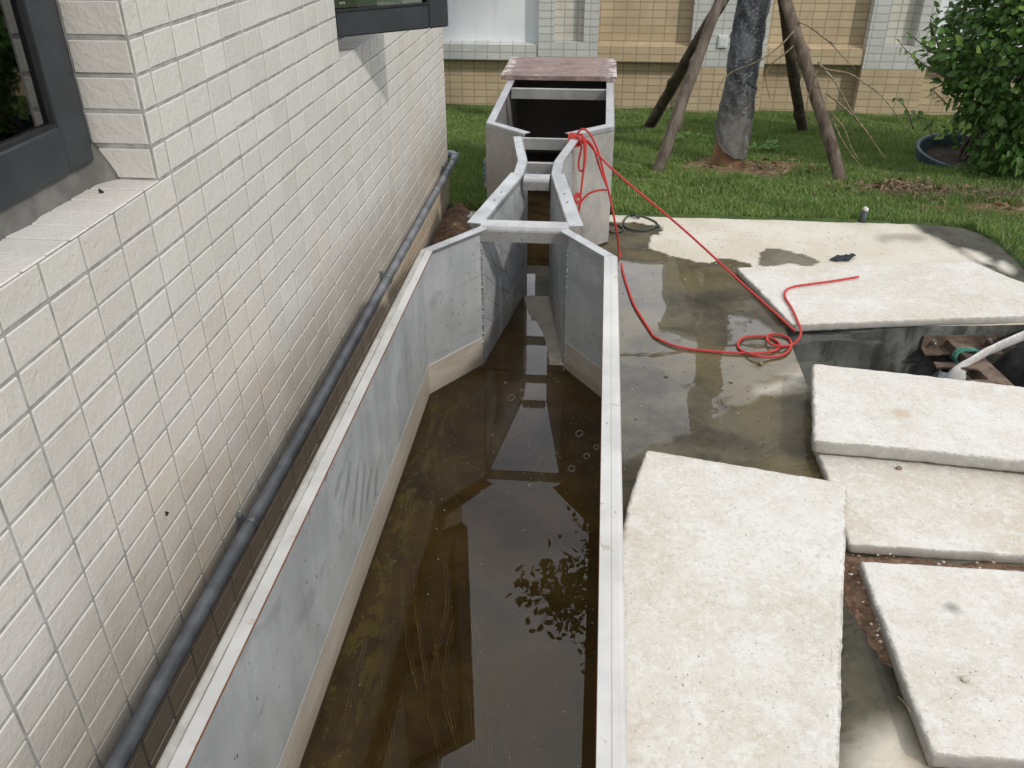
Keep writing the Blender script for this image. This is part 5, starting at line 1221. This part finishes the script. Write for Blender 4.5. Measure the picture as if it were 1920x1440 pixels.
# floating bits and foam rings on the flume water
fm_ = MB()
for x, y, r in ((958, 745, 11), (1086, 812, 10), (978, 732, 5), (980, 748, 5), (1072, 878, 9), (1100, 855, 8), (995, 910, 5), (1118, 838, 7), (948, 717, 3)):
    c = atz(x, y, zw+.0008); R0 = r*.00105; sd_ = random.uniform(0, 90)
    pts = [Vector((c.x, c.y, zw+.0003))+Vector((math.cos(a)*R0*.9*(1+.4*vnoise(math.cos(a)+sd_, math.sin(a), 0, 2)), math.sin(a)*R0*1.5*(1+.4*vnoise(math.cos(a), math.sin(a)+sd_, 1, 2)), 0)) for a in [2*math.pi*k/26 for k in range(27)]]
    fm_.tube(pts, [.0004+.0012*abs(vnoise(k % 26*.5, sd_, 0)) for k in range(27)], 5)
for k in range(420):
    y = random.uniform(.9, 2.35) if k % 2 else random.gauss(1.9, .25)
    if y > 2.38: continue
    x = XC+random.uniform(-1, 1)*halfw(y)*.95; r = random.uniform(.0004, .0016)*(1.6 if k % 19 == 0 else 1)
    a0_ = random.uniform(0, 6); fm_.add([(x+r*math.cos(a0_+a)*random.uniform(.6, 1.5), y+r*math.sin(a0_+a)*random.uniform(.6, 1.5), zw+.0006) for a in (0, 1.2, 2.5, 3.7, 5)], [(0, 1, 2, 3, 4)], k % 3 == 0)
tag(fm_.build('foam', [M['gravel_white'], M['stick']]), 'scum rings, specks and crumbs floating on the flume water', 'scum', kind='stuff')
gt = MB()
for k in range(520):
    u = random.random()
    if u < .5: x, y, z = random.uniform(.09, .68), random.uniform(1.9, 3.9), ZG+.001
    elif u < .75: x, y, z = random.uniform(.3, 1.7), random.uniform(3.4, 4.0), ZG+.001
    else: x, y, z = random.uniform(.62, .95), random.uniform(.95, 1.5), ZG+.001
    r = random.uniform(.0008, .003)*(1.6 if k % 23 == 0 else 1)
    v = [(x+r*a*random.uniform(.6, 1.6), y+r*b_*random.uniform(.6, 1.4), z+r*c*random.uniform(.3, .7)) for a, b_, c in ((1, 0, 0), (-1, 0, 0), (0, 1, 0), (0, -1, 0), (0, 0, 1), (0, 0, -.2))]
    gt.add(v, [(0, 2, 4), (2, 1, 4), (1, 3, 4), (3, 0, 4)], k % 4 == 0)
tag(gt.build('grit', [M['darksoil'], M['gravel_white']]), 'fine dark grit and crumbs scattered over the concrete', 'grit', kind='stuff')
